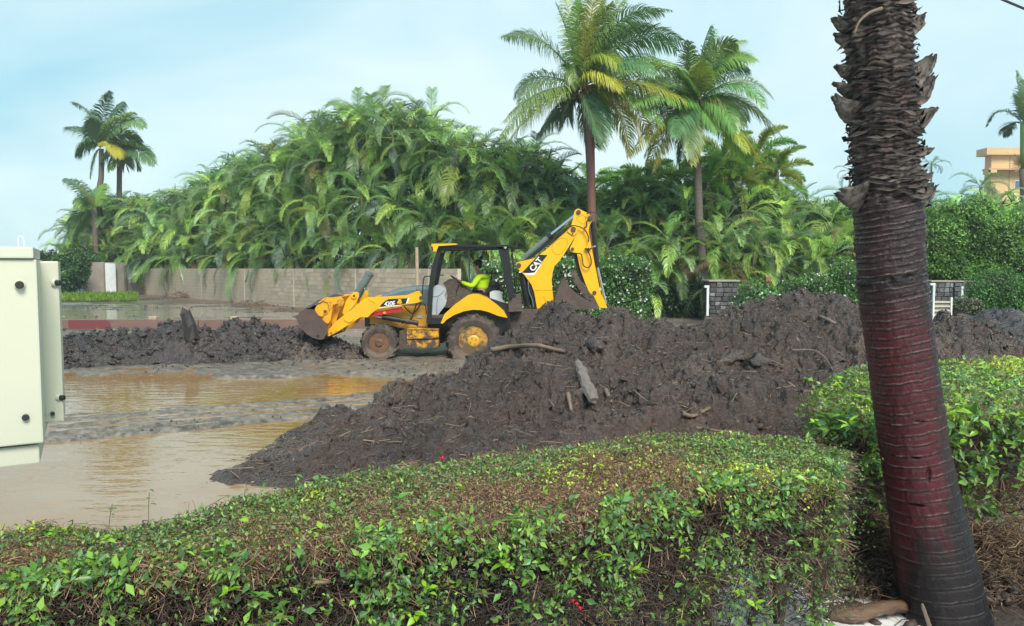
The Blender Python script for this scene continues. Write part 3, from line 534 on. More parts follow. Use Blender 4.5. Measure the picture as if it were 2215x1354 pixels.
for pts in ([(1620, 330), (1690, 292), (1780, 305), (1840, 350), (1872, 420), (1868, 470)], [(1745, 592), (1790, 600), (1805, 660), (1815, 720), (1860, 745), (1898, 712), (1895, 640), (1870, 580), (1862, 540)], [(1850, 165), (1900, 142), (1950, 150), (1985, 175), (1998, 200)], [(1888, 215), (1850, 250), (1850, 300), (1820, 318)]):
    hose('hydraulic_hose', B3, pts, YB-.06, .015)
bm = BM()
for k in range(5): p = at(*B3(1838 + k*13, 548 + (k % 2)*10), YB-.02); add_cyl(bm, p + Vector((-.02, 0, 0)), p + Vector((.03, -.02, .03)), .02, n=6)
part('hose_fittings', bm, 'pin', st)
rod('bucket_cylinder', B3, (1915, 250), (1968, 745), .065, 'blk', YB+.15, n=16); rod('cylinder_band', B3, (1930, 508), (1934, 525), .072, 'rod', YB+.15, n=16); rod('chrome_rod', B3, (1968, 745), (2058, 1140), .034, 'rod', YB+.15)
rod('boom_cylinder', B3, (1150, 800), (1215, 1160), .10, 'blk', YB+.15, n=16); rod('swing_post', B3, (1215, 860), (1290, 1190), .055, 'blk', YB+.08)
hose('hydraulic_hose', B3, [(1215, 900), (1225, 1000), (1260, 1100), (1275, 1190)], YB-.02, .016, 'cyl')
rb = [(1595, 858), (1612, 862), (1650, 930), (1700, 990), (1752, 1036), (1830, 1085), (1900, 1118), (1965, 1145), (1970, 1200), (1500, 1200), (1505, 1100), (1540, 980)]
for Y0 in (YB-.15, YB+.42): plate('digging_bucket_side', B3, rb, Y0, Y0+.03, 'brn', Ym=YB-.15)
plate('digging_bucket_shell', B3, [(1595, 858), (1545, 975), (1508, 1100), (1500, 1200), (1530, 1200), (1540, 1100), (1570, 990), (1606, 880)], YB-.12, YB+.42, 'brn', Ym=YB-.15)
lk = plate('bucket_link', B3, [(1680, 800), (1705, 782), (1740, 800), (1762, 860), (1820, 920), (1880, 1010), (1960, 1130), (1930, 1160), (1840, 1080), (1780, 1010), (1745, 940), (1690, 870)], YB-.02, YB+.06, 'brn', bevel=.01)
for c in ((1710, 850), (1780, 985), (1828, 1022), (1890, 1090), (1895, 1050)): disc('link_bolt', B3, c, .032, YB-.02, .03, 'pin', lk)
plate('link_arm', B3, [(1700, 580), (1745, 590), (1830, 900), (1800, 920), (1760, 820)], YB+.12, YB+.2, 'blk')
# ---- lettering and decals
def text(name, body, cv, p0, height_px, rot, Y, m, parent, scale_x=1., bold=.010, shear=0):
    cu = bpy.data.curves.new(name, 'FONT'); cu.body = body; cu.size = 1; cu.offset = bold; cu.extrude = .006; cu.space_character = .92; cu.shear = shear
    ob = bpy.data.objects.new(name, cu); COL.objects.link(ob); dg = bpy.context.evaluated_depsgraph_get(); me = bpy.data.meshes.new_from_object(ob.evaluated_get(dg)); bpy.data.objects.remove(ob)
    me.materials.clear(); h = height_px/1600.*Y/.70; o = at(*cv(*p0), Y)
    me.transform(Matrix.Translation(o) @ Matrix.Rotation(-rot, 4, 'Y') @ Matrix.Rotation(pi/2, 4, 'X') @ Matrix.Diagonal((h*scale_x, h, 1, 1)))
    me.name = name; return link(name, me, M[m], parent)
dY = BY+.218
dk = plate('model_decal', C3, [(1065, 612), (1088, 578), (1130, 540), (1182, 510), (1442, 499), (1402, 570), (1230, 592)], dY-.001, dY+.004, 'blk', arm_near, bevel=0, Ym=dY)
plate('decal_slash', C3, [(1424, 501), (1445, 499), (1420, 562), (1402, 568)], dY-.004, dY-.001, 'dwhite', arm_near, bevel=0, Ym=dY)
plate('decal_line', C3, [(1060, 622), (1235, 600), (1345, 592), (1345, 597), (1235, 606), (1060, 630)], dY-.003, dY-.0005, 'dwhite', arm_near, bevel=0, Ym=dY)
text('model_number', '420E', C3, (1126, 602), 9.6, R(4.5), dY-.006, 'dwhite', dk, .92, .012, shear=.10)
plate('worn_mark', C3, [(1292, 570), (1290, 545), (1305, 540), (1300, 515), (1330, 508), (1345, 525), (1342, 545), (1356, 560), (1330, 572), (1310, 566)], dY-.004, dY-.001, 'yel', dk, bevel=0, Ym=dY)
dY = YB-.004
dk2 = plate('maker_decal', B3, [(1150, 800), (1330, 606), (1426, 609), (1352, 705), (1290, 800), (1230, 806)], dY-.001, YB+.001, 'blk', bo, bevel=0, Ym=dY)
plate('decal_chevron', B3, [(1166, 812), (1232, 806), (1286, 800), (1352, 706), (1358, 714), (1284, 826), (1190, 832)], dY-.003, YB, 'dwhite', bo, bevel=0, Ym=dY)
text('maker_name', 'CAT', B3, (1270, 792), 12.2, R(50), dY-.005, 'dwhite', dk2, .98, .03, shear=0)
plate('name_triangle', B3, [(1288, 722), (1300, 742), (1312, 708)], dY-.013, dY-.009, 'yel', dk2, bevel=0, Ym=dY)

# ================================================================ the driver
def skin_body(name, joints, edges, radii, m, parent, sub=2, root=0):
    me = bpy.data.meshes.new(name); me.from_pydata([tuple(j) for j in joints], edges, []); o = bpy.data.objects.new(name, me); COL.objects.link(o)
    sk = o.modifiers.new('s', 'SKIN'); sk.use_smooth_shade = True
    for i, v in enumerate(me.skin_vertices[0].data):
        r = radii[i]; v.radius = (r, r) if not isinstance(r, tuple) else r; v.use_root = i == root
    sb = o.modifiers.new('u', 'SUBSURF'); sb.levels = sb.render_levels = sub
    dg = bpy.context.evaluated_depsgraph_get(); nm = bpy.data.meshes.new_from_object(o.evaluated_get(dg)); bpy.data.objects.remove(o); nm.name = name; nm.materials.clear()
    return link(name, nm, m, parent, smooth=True)
PY = BY+1.05
J = lambda x, y, dy=0: at(*B3(x, y), PY + dy)
hip = J(715, 1040); PR = empty('person', hip, 'driver in lime long sleeved shirt, black cap and dark glasses, hands on the steering wheel', 'person')
M['skin'] = mat('skin', (.42, .22, .15), .5); M['lime'] = mat('lime_shirt', (.66, 1.0, .015), .7, noise=(9, .10), bump=(7, .6, .03)); M['trou'] = mat('dark_trousers', (.035, .037, .045), .8); M['cap_'] = mat('black_cap', (.012, .012, .014), .7)
# one continuous body: pelvis, trunk, neck, head, arms, legs
sh = .20
jt = [J(715, 1040), J(720, 960), J(716, 880), J(700, 826), J(676, 800), J(668, 782), J(664, 748), J(662, 716),
      J(690, 835, -sh), J(610, 950, -sh-.03), J(498, 905, -.12), J(455, 888, -.10), J(690, 835, sh), J(600, 945, sh+.03), J(490, 900, .14), J(445, 880, .12),
      J(690, 1060, -.11), J(540, 1050, -.15), J(500, 1220, -.15), J(455, 1232, -.15), J(690, 1060, .11), J(535, 1050, .15), J(490, 1220, .15), J(445, 1232, .15)]
ed = [(0, 1), (1, 2), (2, 3), (3, 4), (4, 5), (5, 6), (6, 7), (3, 8), (8, 9), (9, 10), (10, 11), (3, 12), (12, 13), (13, 14), (14, 15), (0, 16), (16, 17), (17, 18), (18, 19), (0, 20), (20, 21), (21, 22), (22, 23)]
rd = [(.15, .17), (.14, .16), (.145, .18), (.11, .14), .062, .058, (.10, .078), (.088, .07), .062, .046, .034, .03, .062, .046, .034, .03, .095, .07, .052, .045, .095, .07, .052, .045]
skin_body('body', jt, ed, rd, M['skin'], PR)
tj = [J(722, 1000), J(724, 930), J(718, 868), J(702, 828), J(684, 806), J(688, 838, -sh), J(612, 950, -sh-.03), J(520, 915, -.13), J(492, 902, -.12), J(688, 838, sh), J(602, 945, sh+.03), J(512, 910, .14), J(484, 898, .14)]
skin_body('shirt', tj, [(0, 1), (1, 2), (2, 3), (3, 4), (3, 5), (5, 6), (6, 7), (7, 8), (3, 9), (9, 10), (10, 11), (11, 12)], [(.18, .21), (.18, .20), (.19, .22), (.145, .18), .08, .088, .068, .052, .046, .088, .068, .052, .046], M['lime'], PR)
skin_body('trousers', [J(718, 1035), J(690, 1058, -.11), J(540, 1048, -.15), J(502, 1200, -.15), J(690, 1058, .11), J(535, 1048, .15), J(492, 1200, .15)], [(0, 1), (1, 2), (2, 3), (0, 4), (4, 5), (5, 6)], [(.165, .19), .115, .085, .07, .115, .085, .07], M['trou'], PR)
hc = J(664, 728); bm = BM()          # cap: crown and peak
bmesh.ops.create_uvsphere(bm, u_segments=20, v_segments=12, radius=1, matrix=Matrix.Translation(hc + Vector((.02, 0, .055))) @ Matrix.Diagonal((.125, .098, .105, 1)))
bmesh.ops.delete(bm, geom=[v for v in bm.verts if v.co.z < hc.z + .035], context='VERTS'); obj('cap', bm, M['cap_'], PR, smooth=True)
bm = BM()
for s_ in range(9):
    pass
pk_ = [hc + Vector((-.09, 0, .05)) + Vector((-.10*cos(a), .085*sin(a), -.022*cos(a))) for a in [(-pi/2 + pi*k/8) for k in range(9)]]
v1 = [bm.verts.new(p) for p in pk_]; v2 = [bm.verts.new(p + Vector((0, 0, .008))) for p in pk_]; bm.faces.new(v1); bm.faces.new(v2[::-1]); [bm.faces.new((v1[i], v2[i], v2[(i+1) % 9], v1[(i+1) % 9])) for i in range(9)]
obj('cap_peak', bm, M['cap_'], PR)
bm = BM(); add_box(bm, hc + Vector((-.092, 0, .012)), (.03, .14, .03)); add_box(bm, hc + Vector((-.03, -.082, .018)), (.12, .008, .012)); add_box(bm, hc + Vector((-.03, .082, .018)), (.12, .008, .012)); obj('glasses', bm, M['blk'], PR, bevel=.004)
bm = BM(); bmesh.ops.create_cone(bm, cap_ends=True, segments=6, radius1=.017, radius2=.005, depth=.045, matrix=Matrix.Translation(hc + Vector((-.108, 0, -.012))) @ Matrix.Rotation(-.25, 4, 'Y')); obj('nose', bm, M['skin'], PR, smooth=True)
for s_ in (-1, 1):
    bm = BM(); bmesh.ops.create_uvsphere(bm, u_segments=8, v_segments=6, radius=1, matrix=Matrix.Translation(hc + Vector((.012, s_*.082, -.002))) @ Matrix.Diagonal((.02, .009, .034, 1))); obj('ear', bm, M['skin'], PR, smooth=True)
bm = BM(); bmesh.ops.create_uvsphere(bm, u_segments=16, v_segments=10, radius=1, matrix=Matrix.Translation(hc + Vector((.035, 0, .01))) @ Matrix.Diagonal((.088, .083, .088, 1))); obj('hair', bm, M['cap_'], PR, smooth=True)
def hand(w, d, side):           # palm, four fingers curled round the rim and a thumb
    d = d.normalized(); s_ = Vector((0, side, 0)); u = Vector((0, 0, 1)); js = [w, w + d*.05, w + d*.085]; e_ = [(0, 1), (1, 2)]; r_ = [.026, (.036, .02), (.04, .018)]
    for k in range(4):
        b = w + d*.09 + s_*(.028 - k*.019); l = (.034, .042, .039, .030)[k]; i = len(js); js += [b, b + d*l + u*-.002, b + d*(l*1.3) - u*l*.8, b + d*l*.7 - u*l*1.45]; e_ += [(2, i), (i, i+1), (i+1, i+2), (i+2, i+3)]; r_ += [.010, .0095, .009, .008]
    b = w + d*.03 + s_*.035; i = len(js); js += [b, b + d*.03 + s_*.012 - u*.015, b + d*.055 + s_*.004 - u*.03]; e_ += [(1, i), (i, i+1), (i+1, i+2)]; r_ += [.013, .011, .009]
    skin_body('hand', js, e_, r_, M['skin'], PR, sub=1)
hand(J(466, 892, -.10), Vector((-1, 0, .35)), -1); hand(J(458, 884, .12), Vector((-1, 0, .35)), 1)
# ================================================================ block wall
wallA = Vector((-30.0, 60.4, 0)); wallB = Vector((-2.2, 30.9, 0)); WD = (wallB-wallA); WL = WD.length; WD.normalize(); WN = Vector((WD.y, -WD.x, 0))   # WN looks at the camera side
if WN.y > 0: WN = -WN
WH = 2.24
M['block'] = mat('concrete_block', src='obj', rough=.6, noise=(.8, .15), bump=(40, .5, .01))
M['mortar'] = mat('mortar', (.56, .48, .38), .8, noise=(4, .2))
wall = empty('block_wall', wallA, 'long grey brown concrete block wall below the palm thicket', 'wall')
def wall_box(bm, s0, s1, z0, z1, t0, t1):
    vs = []
    for z in (z0, z1):
        for (s, t) in ((s0, t0), (s1, t0), (s1, t1), (s0, t1)):
            p = wallA + WD*s + WN*t; vs.append(bm.verts.new((p.x, p.y, z)))
    a = vs; [bm.faces.new([a[i] for i in f]) for f in ((0, 3, 2, 1), (4, 5, 6, 7), (0, 1, 5, 4), (1, 2, 6, 5), (2, 3, 7, 6), (3, 0, 4, 7))]
bm = BM(); wall_box(bm, 0, WL, -.15, WH-.02, -.10, .085); obj('mortar', bm, M['mortar'], wall)
ncourse = 10; ch = WH/ncourse; bl = .46; cells = []
for r in range(ncourse):
    s = -bl*(.5 if r % 2 else 0)
    while s < WL:
        a_, b_ = max(0, s), min(WL, s+bl); s += bl
        if b_ - a_ > .06: cells.append((r, a_, b_))
cells.sort(key=lambda c: -c[1])
def blockcol():
    b = random.uniform(.8, 1.15); return (.42*b, .33*b*random.uniform(.97, 1.03), .245*b, 1)
protos = {}
bmj = BM(); ncnt = 0
for (r, a_, b_) in cells:
    z0, z1 = r*ch + .013, (r+1)*ch - .013
    full = abs(b_-a_-bl) < 1e-3
    if ncnt < 298 and full and r > 1:
        me = protos.get('f')
        if me is None:
            bm = BM(); wall_box(bm, .012, bl-.012, 0, ch-.026, -.05, .102); me = bpy.data.meshes.new('brick')
            bmesh.ops.recalc_face_normals(bm, faces=bm.faces); bm.to_mesh(me); bm.free(); me.transform(Matrix.Translation(-wallA)); me.materials.append(M['block']); protos['f'] = me
        o = bpy.data.objects.new('brick', me); COL.objects.link(o); o.parent = wall
        off = WD*a_ + WN*random.uniform(-.004, .004); o.location = (off.x, off.y, r*ch+.013); o.color = blockcol(); ncnt += 1
    else: wall_box(bmj, a_+.012, b_-.012, z0, z1, -.05, .10+random.uniform(-.003, .004))
o = obj('brick', bmj, M['block'], wall); o.color = (.42, .33, .245, 1); o['kind'] = 'stuff'
bm = BM()
for s in (6.2, 12.4, 19.5, 26, 32.5, 38.5): wall_box(bm, s, s+.09, 0, WH-.03, .09, .112)
obj('joint_strip', bm, M['mortar'], wall)
# dirt and dead stalks lying along its foot
def brush(name, label, c, n, sx, sy, h, seed, col=(.10, .062, .045), cat='brush heap'):
    g = np.random.default_rng(seed); P = np.stack([g.normal(0, sx*.45, n), g.normal(0, sy*.45, n), np.zeros(n)], 1)
    P[:, 2] = h*np.exp(-(P[:, 0]/sx)**2*2.2)*g.random(n); D = rdir(n, g); D[:, 2] = np.abs(D[:, 2])*.5 ; Ln = g.uniform(.15, .6, n)
    P += np.array(c); Q = P + D*Ln[:, None]; r = g.uniform(.006, .018, n); C = np.array([col])*g.uniform(.5, 1.8, (n, 1))
    o = link(name, np_mesh(name, [twig_arr(P, Q, r, r*.4, C)]), M['twig'], origin=(c[0], c[1], 0)); return tag(o, label, cat)
for (px, py, n, sx, h, lb) in ((320, 640, 260, 1.7, .75, 'brown heap of dead palm stalks at the wall beside the grass patch'), (385, 648, 220, 1.5, .55, 'low reddish brown heap of dead stalks at the wall foot, right of the first heap'), (545, 663, 120, 1.4, .35, 'scatter of dead stalks on the wet ground before the middle of the wall')):
    p = gnd(px, py); brush('brush_heap', lb, (p.x, p.y, .02), n, sx, .5, h, int(px))
# ---- the left end: a taller rendered wall with white sheets fixed to it
M['render'] = mat('grey_render', (.33, .28, .23), .75, noise=(1.2, .25), bump=(12, .4, .02))
def px_slab(bm, x0, x1, ytop0, ytop1, Y0, Y1, th, zb=-.1):
    a = at(x0, ytop0, Y0); b = at(x1, ytop1, Y1); d = (b-a); d.z = 0; d.normalize(); n = Vector((-d.y, d.x, 0))*th
    A_ = [Vector((a.x, a.y, zb)), Vector((b.x, b.y, zb)), b, a]; f = [bm.verts.new(v) for v in A_]; k = [bm.verts.new(v+n) for v in A_]
    bm.faces.new(f); bm.faces.new(k[::-1])
    for i in range(4): bm.faces.new((f[i], k[i], k[(i+1) % 4], f[(i+1) % 4]))
rw = empty('rendered_wall', at(240, 600, 62), 'taller grey rendered wall at the far left end of the block wall', 'wall')
for (x0, x1, y0, y1) in ((176, 224, 566, 567), (226, 268, 567, 568), (269, 310, 568, 572)):
    bm = BM(); px_slab(bm, x0, x1-.6, y0, y1, 62.4, 61.8, .25); obj('wall_panel', bm, M['render'], rw)
bm = BM(); px_slab(bm, 166, 178, 566, 566, 62.0, 62.0, .1); tag(obj('white_board', bm, M['white'], origin=at(172, 640, 62)), 'narrow white board leaning at the left end of the grey wall', 'board')
bm = BM(); px_slab(bm, 227, 249, 569, 570, 61.6, 61.5, .08); tag(obj('door_panel', bm, M['white'], origin=at(238, 640, 61.6)), 'tall white door panel standing against the grey wall', 'board')
bm = BM()
for (x0, x1, y0, y1) in ((276, 298, 574, 606), (279, 296, 606, 611), (298, 301, 578, 600)):
    a = at(x0, y0, 61.4); b = at(x1, y1, 61.4); box2(bm, (a.x, 61.35, b.z), (b.x, 61.5, a.z))
M['flake'] = mat('flaking_white', (.62, .64, .63), .6, mud=((.24, .21, .18), 2.2, .52, 0)); obj('paint_patch', bm, M['flake'], rw)
# ---- low brown timber rail across the flooded lot
M['rail'] = mat('rail_wood', (.17, .095, .075), .5, noise=(2, .25, (.4, 1, 3)), bump=(14, .3, .01))
M['redpaint'] = mat('worn_red_paint', (.15, .035, .04), .5, mud=((.17, .095, .075), 1.6, .56, 0))
rail = empty('barrier_rail', gnd(380, 716), 'low brown timber barrier rail with a worn red patch behind the dark mud heap', 'barrier')
a = at(60, 692, 26.8); b = at(790, 688, 26.2); RY = 26.6
def rail_seg(bm, x0, x1, yo=0, pr=0):
    A_, B_ = at(x0, 691 + yo, RY), at(x1, 691 - (x1-x0)*.004 + yo, RY); box2(bm, (A_.x, RY-pr-.07, A_.z-.33), (B_.x, RY+.07, A_.z+.0))
bm = BM(); rail_seg(bm, -60, 430); obj('rail_board', bm, M['rail'], rail, bevel=.01)
bm = BM(); rail_seg(bm, 431, 900); obj('rail_board', bm, M['rail'], rail, bevel=.01)
bm = BM(); rail_seg(bm, 150, 242, 1, .004); obj('red_patch', bm, M['redpaint'], rail)
M['postwood'] = mat('post_wood', (.38, .30, .20), .7, noise=(5, .25))
for px in (-20, 130, 332, 508, 690):
    p = at(px, 684, RY+.2); bm = BM(); box2(bm, (p.x-.14, RY+.075, -.1), (p.x+.14, RY+.30, p.z)); obj('post', bm, M['postwood'], rail, bevel=.015)
# ---- pale post standing before the wall
bm = BM(); p = at(903, 535, 30); add_cyl(bm, (p.x, 30, -.1), (p.x-.03, 30, p.z), .075, .065, 12); tag(obj('bare_post', bm, M['postwood'], smooth=False, origin=(p.x, 30, 0)), 'thin pale bare post standing before the block wall behind the loader hood', 'post')
# ---- lava stone gate pillars
M['lava'] = mat('lava_stone', src='obj', rough=.75, noise=(9, .5), bump=(22, .8, .03))
M['cap'] = mat('pillar_cap', (.30, .27, .21), .7, noise=(5, .25))
M['joint'] = mat('dark_joint', (.05, .05, .05), .9)
def pillar(px0, px1, ytop, Y, label, seed, extra=None):
    g = random.Random(seed); a = at(px0, ytop, Y); b = at(px1, ytop, Y); W = b.x-a.x; cx = (a.x+b.x)/2; H = a.z-.07
    root = empty('gate_pillar', (cx, Y+W/2, 0), label, 'pillar')
    bm = BM(); box2(bm, (a.x+.02, Y+.02, -.1), (b.x-.02, Y+W-.02, H)); obj('core', bm, M['joint'], root)
    bm = BM(); box2(bm, (a.x-.07, Y-.07, H), (b.x+.07, Y+W+.07, H+.075)); obj('cap_slab', bm, M['cap'], root, bevel=.015)
    for side in (0, 1, 2):
        z = 0
        while z < H-.04:
            h = min(g.uniform(.12, .24), H-z); 
            if H-z-h < .07: h = H-z
            s = 0
            while s < W-.03:
                w_ = min(g.uniform(.14, .34), W-s)
                if W-s-w_ < .08: w_ = W-s
                bm = BM(); e = .012; pr = g.uniform(.005, .04)
                if side == 0: vs = box2(bm, (a.x+s+e, Y-pr, z+e), (a.x+s+w_-e, Y+.05, z+h-e))
                elif side == 1: vs = box2(bm, (a.x-pr, Y+s+e+.03, z+e), (a.x+.05, Y+s+w_-e, z+h-e))
                else: vs = box2(bm, (b.x-.05, Y+s+e+.03, z+e), (b.x+pr, Y+s+w_-e, z+h-e))
                for v in vs: v.co += Vector([g.uniform(-.014, .014) for _ in range(3)])
                o = obj('stone', bm, M['lava'], root, bevel=.012); q = g.uniform(.05, .13) if g.random() < .7 else g.uniform(.16, .28); o.color = (q, q*.99, q*1.0, 1)
                s += w_
            z += h
    return root
pillar(1536, 1596, 606, 30, 'dark lava stone gate pillar with pale flat cap left of the white flowering bushes', 5)
pillar(2016, 2062, 607, 31, 'second lava stone pillar, right of the big palm trunk beside the slatted crate', 6)
def white_post(px, yt, yb, Y, arm, label):
    a = at(px, yt, Y); z0 = at(px, yb, Y).z; root = empty('white_post', (a.x, Y, 0), label, 'post')
    bm = BM(); box2(bm, (a.x-.045, Y-.045, min(0, z0)), (a.x+.045, Y+.045, a.z)); obj('shaft', bm, M['white'], root, bevel=.006)
    bm = BM(); box2(bm, (a.x-arm, Y-.05, a.z-.08), (a.x+.05, Y+.05, a.z+.01)); obj('arm', bm, M['white'], root, bevel=.006)
white_post(1531, 618, 701, 29.6, .14, 'slim white post with a short arm beside the left lava stone pillar')
white_post(2020, 613, 650, 30.3, .16, 'slim white post with a short arm above the slatted crate')
white_post(2081, 620, 640, 31.0, .05, 'short white post before the low dark stone wall right of the second pillar')
# low dark wall to the right of the second pillar
bm = BM(); a = at(2063, 609, 31.3); b = at(2240, 611, 31.0); 
root = empty('stone_wall', ((a.x+b.x)/2, 31.4, 0), 'low dark stone wall running right from the second lava pillar', 'wall')
box2(bm, (a.x, 31.3, -.1), (b.x, 31.5, a.z-.03)); obj('core', bm, M['joint'], root)
z = 0; g = random.Random(3)
while z < a.z-.1:
    h = g.uniform(.14, .24); s = a.x
    while s < b.x:
        w_ = g.uniform(.18, .4); bm = BM()
        for v in box2(bm, (s+.012, 31.24-g.uniform(0, .03), z+.012), (s+w_-.012, 31.34, z+min(h, a.z-.03-z)-.012)): v.co += Vector([g.uniform(-.014, .014) for _ in range(3)])
        o = obj('stone', bm, M['lava'], root, bevel=.012); q = g.uniform(.05, .12); o.color = (q, q, q*1.05, 1); s += w_
    z += h
bm = BM(); box2(bm, (a.x, 31.2, a.z-.03), (b.x, 31.6, a.z+.04)); obj('coping', bm, M['cap'], root, bevel=.01)
# slatted crate
cr = empty('slatted_crate', at(2038, 690, 27), 'pale slatted wooden crate behind the trunk by the second pillar', 'crate')
M['slat'] = mat('pale_slats', (.50, .47, .40), .6, noise=(8, .2))
a = at(2018, 650, 27); b = at(2055, 690, 27)
for i in range(5):
    z = a.z - i*(a.z-b.z)/4.3; bm = BM(); box2(bm, (a.x-.02, 26.96, z-.085), (b.x+.02, 27.0, z-.02)); obj('slat', bm, M['slat'], cr)
bm = BM(); box2(bm, (a.x, 27.01, b.z-.1), (b.x, 27.5, a.z-.03)); obj('crate_body', bm, mat('crate_dim', (.25, .21, .16), .7), cr)
for x in (a.x, b.x): bm = BM(); box2(bm, (x-.03, 26.93, b.z-.15), (x+.03, 26.99, a.z+(.12 if x > a.x+.1 else 0))); obj('corner_post', bm, M['white'], cr)
# brick on a stub behind the bushes
bm = BM(); p = at(1661, 604, 30.5); box2(bm, (p.x-.11, 30.4, p.z-.10), (p.x+.11, 30.65, p.z+.10)); o = obj('brick_block', bm, mat('red_brick', (.28, .12, .085), .7, noise=(8, .3)), bevel=.01, origin=(p.x, 30.5, p.z-.1)); tag(o, 'small red brick block showing above the white flowering bushes', 'brick')
bm = BM(); add_cyl(bm, (p.x, 30.52, 0), (p.x, 30.52, p.z-.1), .05, n=10); tag(obj('bare_post', bm, M['postwood'], origin=(p.x, 30.52, 0)), 'short stub carrying the small red brick behind the bushes', 'post')
# ================================================================ palms
def frond_arr(P, n_l, Ll, Wl, droop, twist, wind, g, tip=1.0, vee=.35, base=.12, seg=2, rr=.018):
    """P: (N,3) curve of the rachis. Leaflets leave it on both sides, hang and blow with the wind."""
    N = len(P); s = np.linspace(0, N-1.001, 40); i = s.astype(int); f = (s-i)[:, None]; P = P[i]*(1-f) + P[i+1]*f; N = len(P)
    T = unit(np.gradient(P, axis=0)); up = np.array([0, 0, 1.]); S = np.cross(T, up); bad = np.linalg.norm(S, axis=1) < .25; S[bad] += np.array([0, 1, 0])*.6; 
    for k in range(1, N):
        if S[k] @ S[k-1] < 0: S[k] = -S[k]
    S = unit(S); Nn = unit(np.cross(S, T)); c, s_ = cos(twist), sin(twist); S, Nn = S*c + Nn*s_, Nn*c - S*s_
    parts = []
    # rachis
    K = 5; idx = np.linspace(0, N-1, 14).astype(int); rad = rr*(1 - .8*np.linspace(0, 1, 14)); R_ = []
    for k in range(3): a = 2*pi*k/3; R_.append(P[idx] + (S[idx]*cos(a) + Nn[idx]*sin(a))*rad[:, None])
    V = np.stack(R_, 1).reshape(-1, 3); F = []
    for j in range(13):
        for k in range(3): F.append([j*3+k, j*3+(k+1) % 3, j*3+3+(k+1) % 3, j*3+3+k])
    parts.append((V, np.array(F), None))
    for sd in (-1, 1):
        u = np.linspace(base, .995, n_l) + g.normal(0, .006, n_l); u = np.clip(u, .02, .999); x = u*(N-1); i = np.minimum(x.astype(int), N-2); f = (x-i)[:, None]
        B = P[i]*(1-f) + P[i+1]*f; t = T[i]; sv = S[i]*sd; nv = Nn[i]
        prof = np.sin(np.clip((u-base)/(1-base), 0, 1)**.75*pi*.86 + .28)**.8; L = Ll*np.clip(prof, .25, 1)*g.uniform(.8, 1.12, n_l)
        d = unit(sv*.9 + t*(.35 + .75*u[:, None]) + nv*vee + g.normal(0, .09, (n_l, 3)))
        wv = np.asarray(wind); pts = [B]; cur = d; p = B
        for q in range(seg):
            cur = unit(cur + (np.array([0, 0, -1.])*droop + wv)*(q+.35)*1.0/seg); p = p + cur*(L/seg)[:, None]; pts.append(p)
        wd = unit(np.cross(d, nv)); W = Wl*g.uniform(.8, 1.15, n_l)[:, None]
        ws = [.7, 1, .08] if seg == 2 else [.6, 1, .75, .05]
        V = []
        for q in range(seg+1): V += [pts[q] - wd*W*ws[q]*.5, pts[q] + wd*W*ws[q]*.5]
        V = np.stack(V, 1).reshape(-1, 3); a = np.arange(n_l)[:, None]*(2*(seg+1)); F = np.concatenate([a + [[2*q, 2*q+1, 2*q+3, 2*q+2]] for q in range(seg)], 0)
        parts.append((V, F, None))
    return parts
def bez(a, b, c, n=14):
    t = np.linspace(0, 1, n)[:, None]; a, b, c = map(np.array, (a, b, c)); return a*(1-t)**2 + b*2*t*(1-t) + c*t*t
greens = [(.085, .165, .045), (.125, .21, .05), (.085, .145, .055), (.15, .22, .05), (.075, .125, .05), (.17, .225, .055), (.11, .17, .08)]
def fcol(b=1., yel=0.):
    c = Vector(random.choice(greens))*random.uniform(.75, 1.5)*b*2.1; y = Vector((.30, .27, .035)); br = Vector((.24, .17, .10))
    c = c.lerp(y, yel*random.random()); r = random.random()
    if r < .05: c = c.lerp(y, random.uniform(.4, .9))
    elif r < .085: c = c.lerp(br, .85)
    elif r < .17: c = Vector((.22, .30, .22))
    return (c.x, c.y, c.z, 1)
# shared areca frond shapes, base at the origin, growing along +X and arching over
AR = []
g = np.random.default_rng(11)
for k in range(9):
    Lf = g.uniform(2.1, 2.7); bend = g.uniform(1.3, 2.4); n = 16; a = .0; P = [np.zeros(3)]
    for j in range(n-1):
        a = -bend*((j/(n-1))**1.5); P.append(P[-1] + np.array([cos(a), g.uniform(-.02, .02), sin(a)])*Lf/(n-1))
    P = np.array(P); me = np_mesh('frond', frond_arr(P, 46, g.uniform(.45, .62), .027, g.uniform(.8, 1.7), 0, (0, 0, 0), g, vee=.55, base=.22, rr=.022)); me.materials.append(M['frond']); AR.append(me)
FX = []      # foxtail-like: bushy leaflets all round
for k in range(4):
    Lf = 1.9; P = [np.zeros(3)]
    for j in range(13): a = -1.5*((j/13)**1.3); P.append(P[-1] + np.array([cos(a), 0, sin(a)])*Lf/13)
    P = np.array(P); ps = []
    for tw in (0, .8, 1.57, 2.4): ps += frond_arr(P, 26, .34, .045, .12, tw, (0, 0, 0), g, vee=.1, base=.15)
    me = np_mesh('frond', ps); me.materials.append(M['frond']); FX.append(me)
M['cane'] = mat('palm_cane', (.16, .17, .07), .5, noise=(3, .3, (1, 1, 5)))
canes = []
def put_frond(parent, me, loc, az, el, sc, col, roll=0):
    o = bpy.data.objects.new('frond', me); COL.objects.link(o); o.parent = parent
    o.matrix_local = Matrix.Translation(loc) @ Matrix.Rotation(az, 4, 'Z') @ Matrix.Rotation(-el, 4, 'Y') @ Matrix.Rotation(roll, 4, 'X') @ Matrix.Scale(sc, 4)
    o.color = col; return o
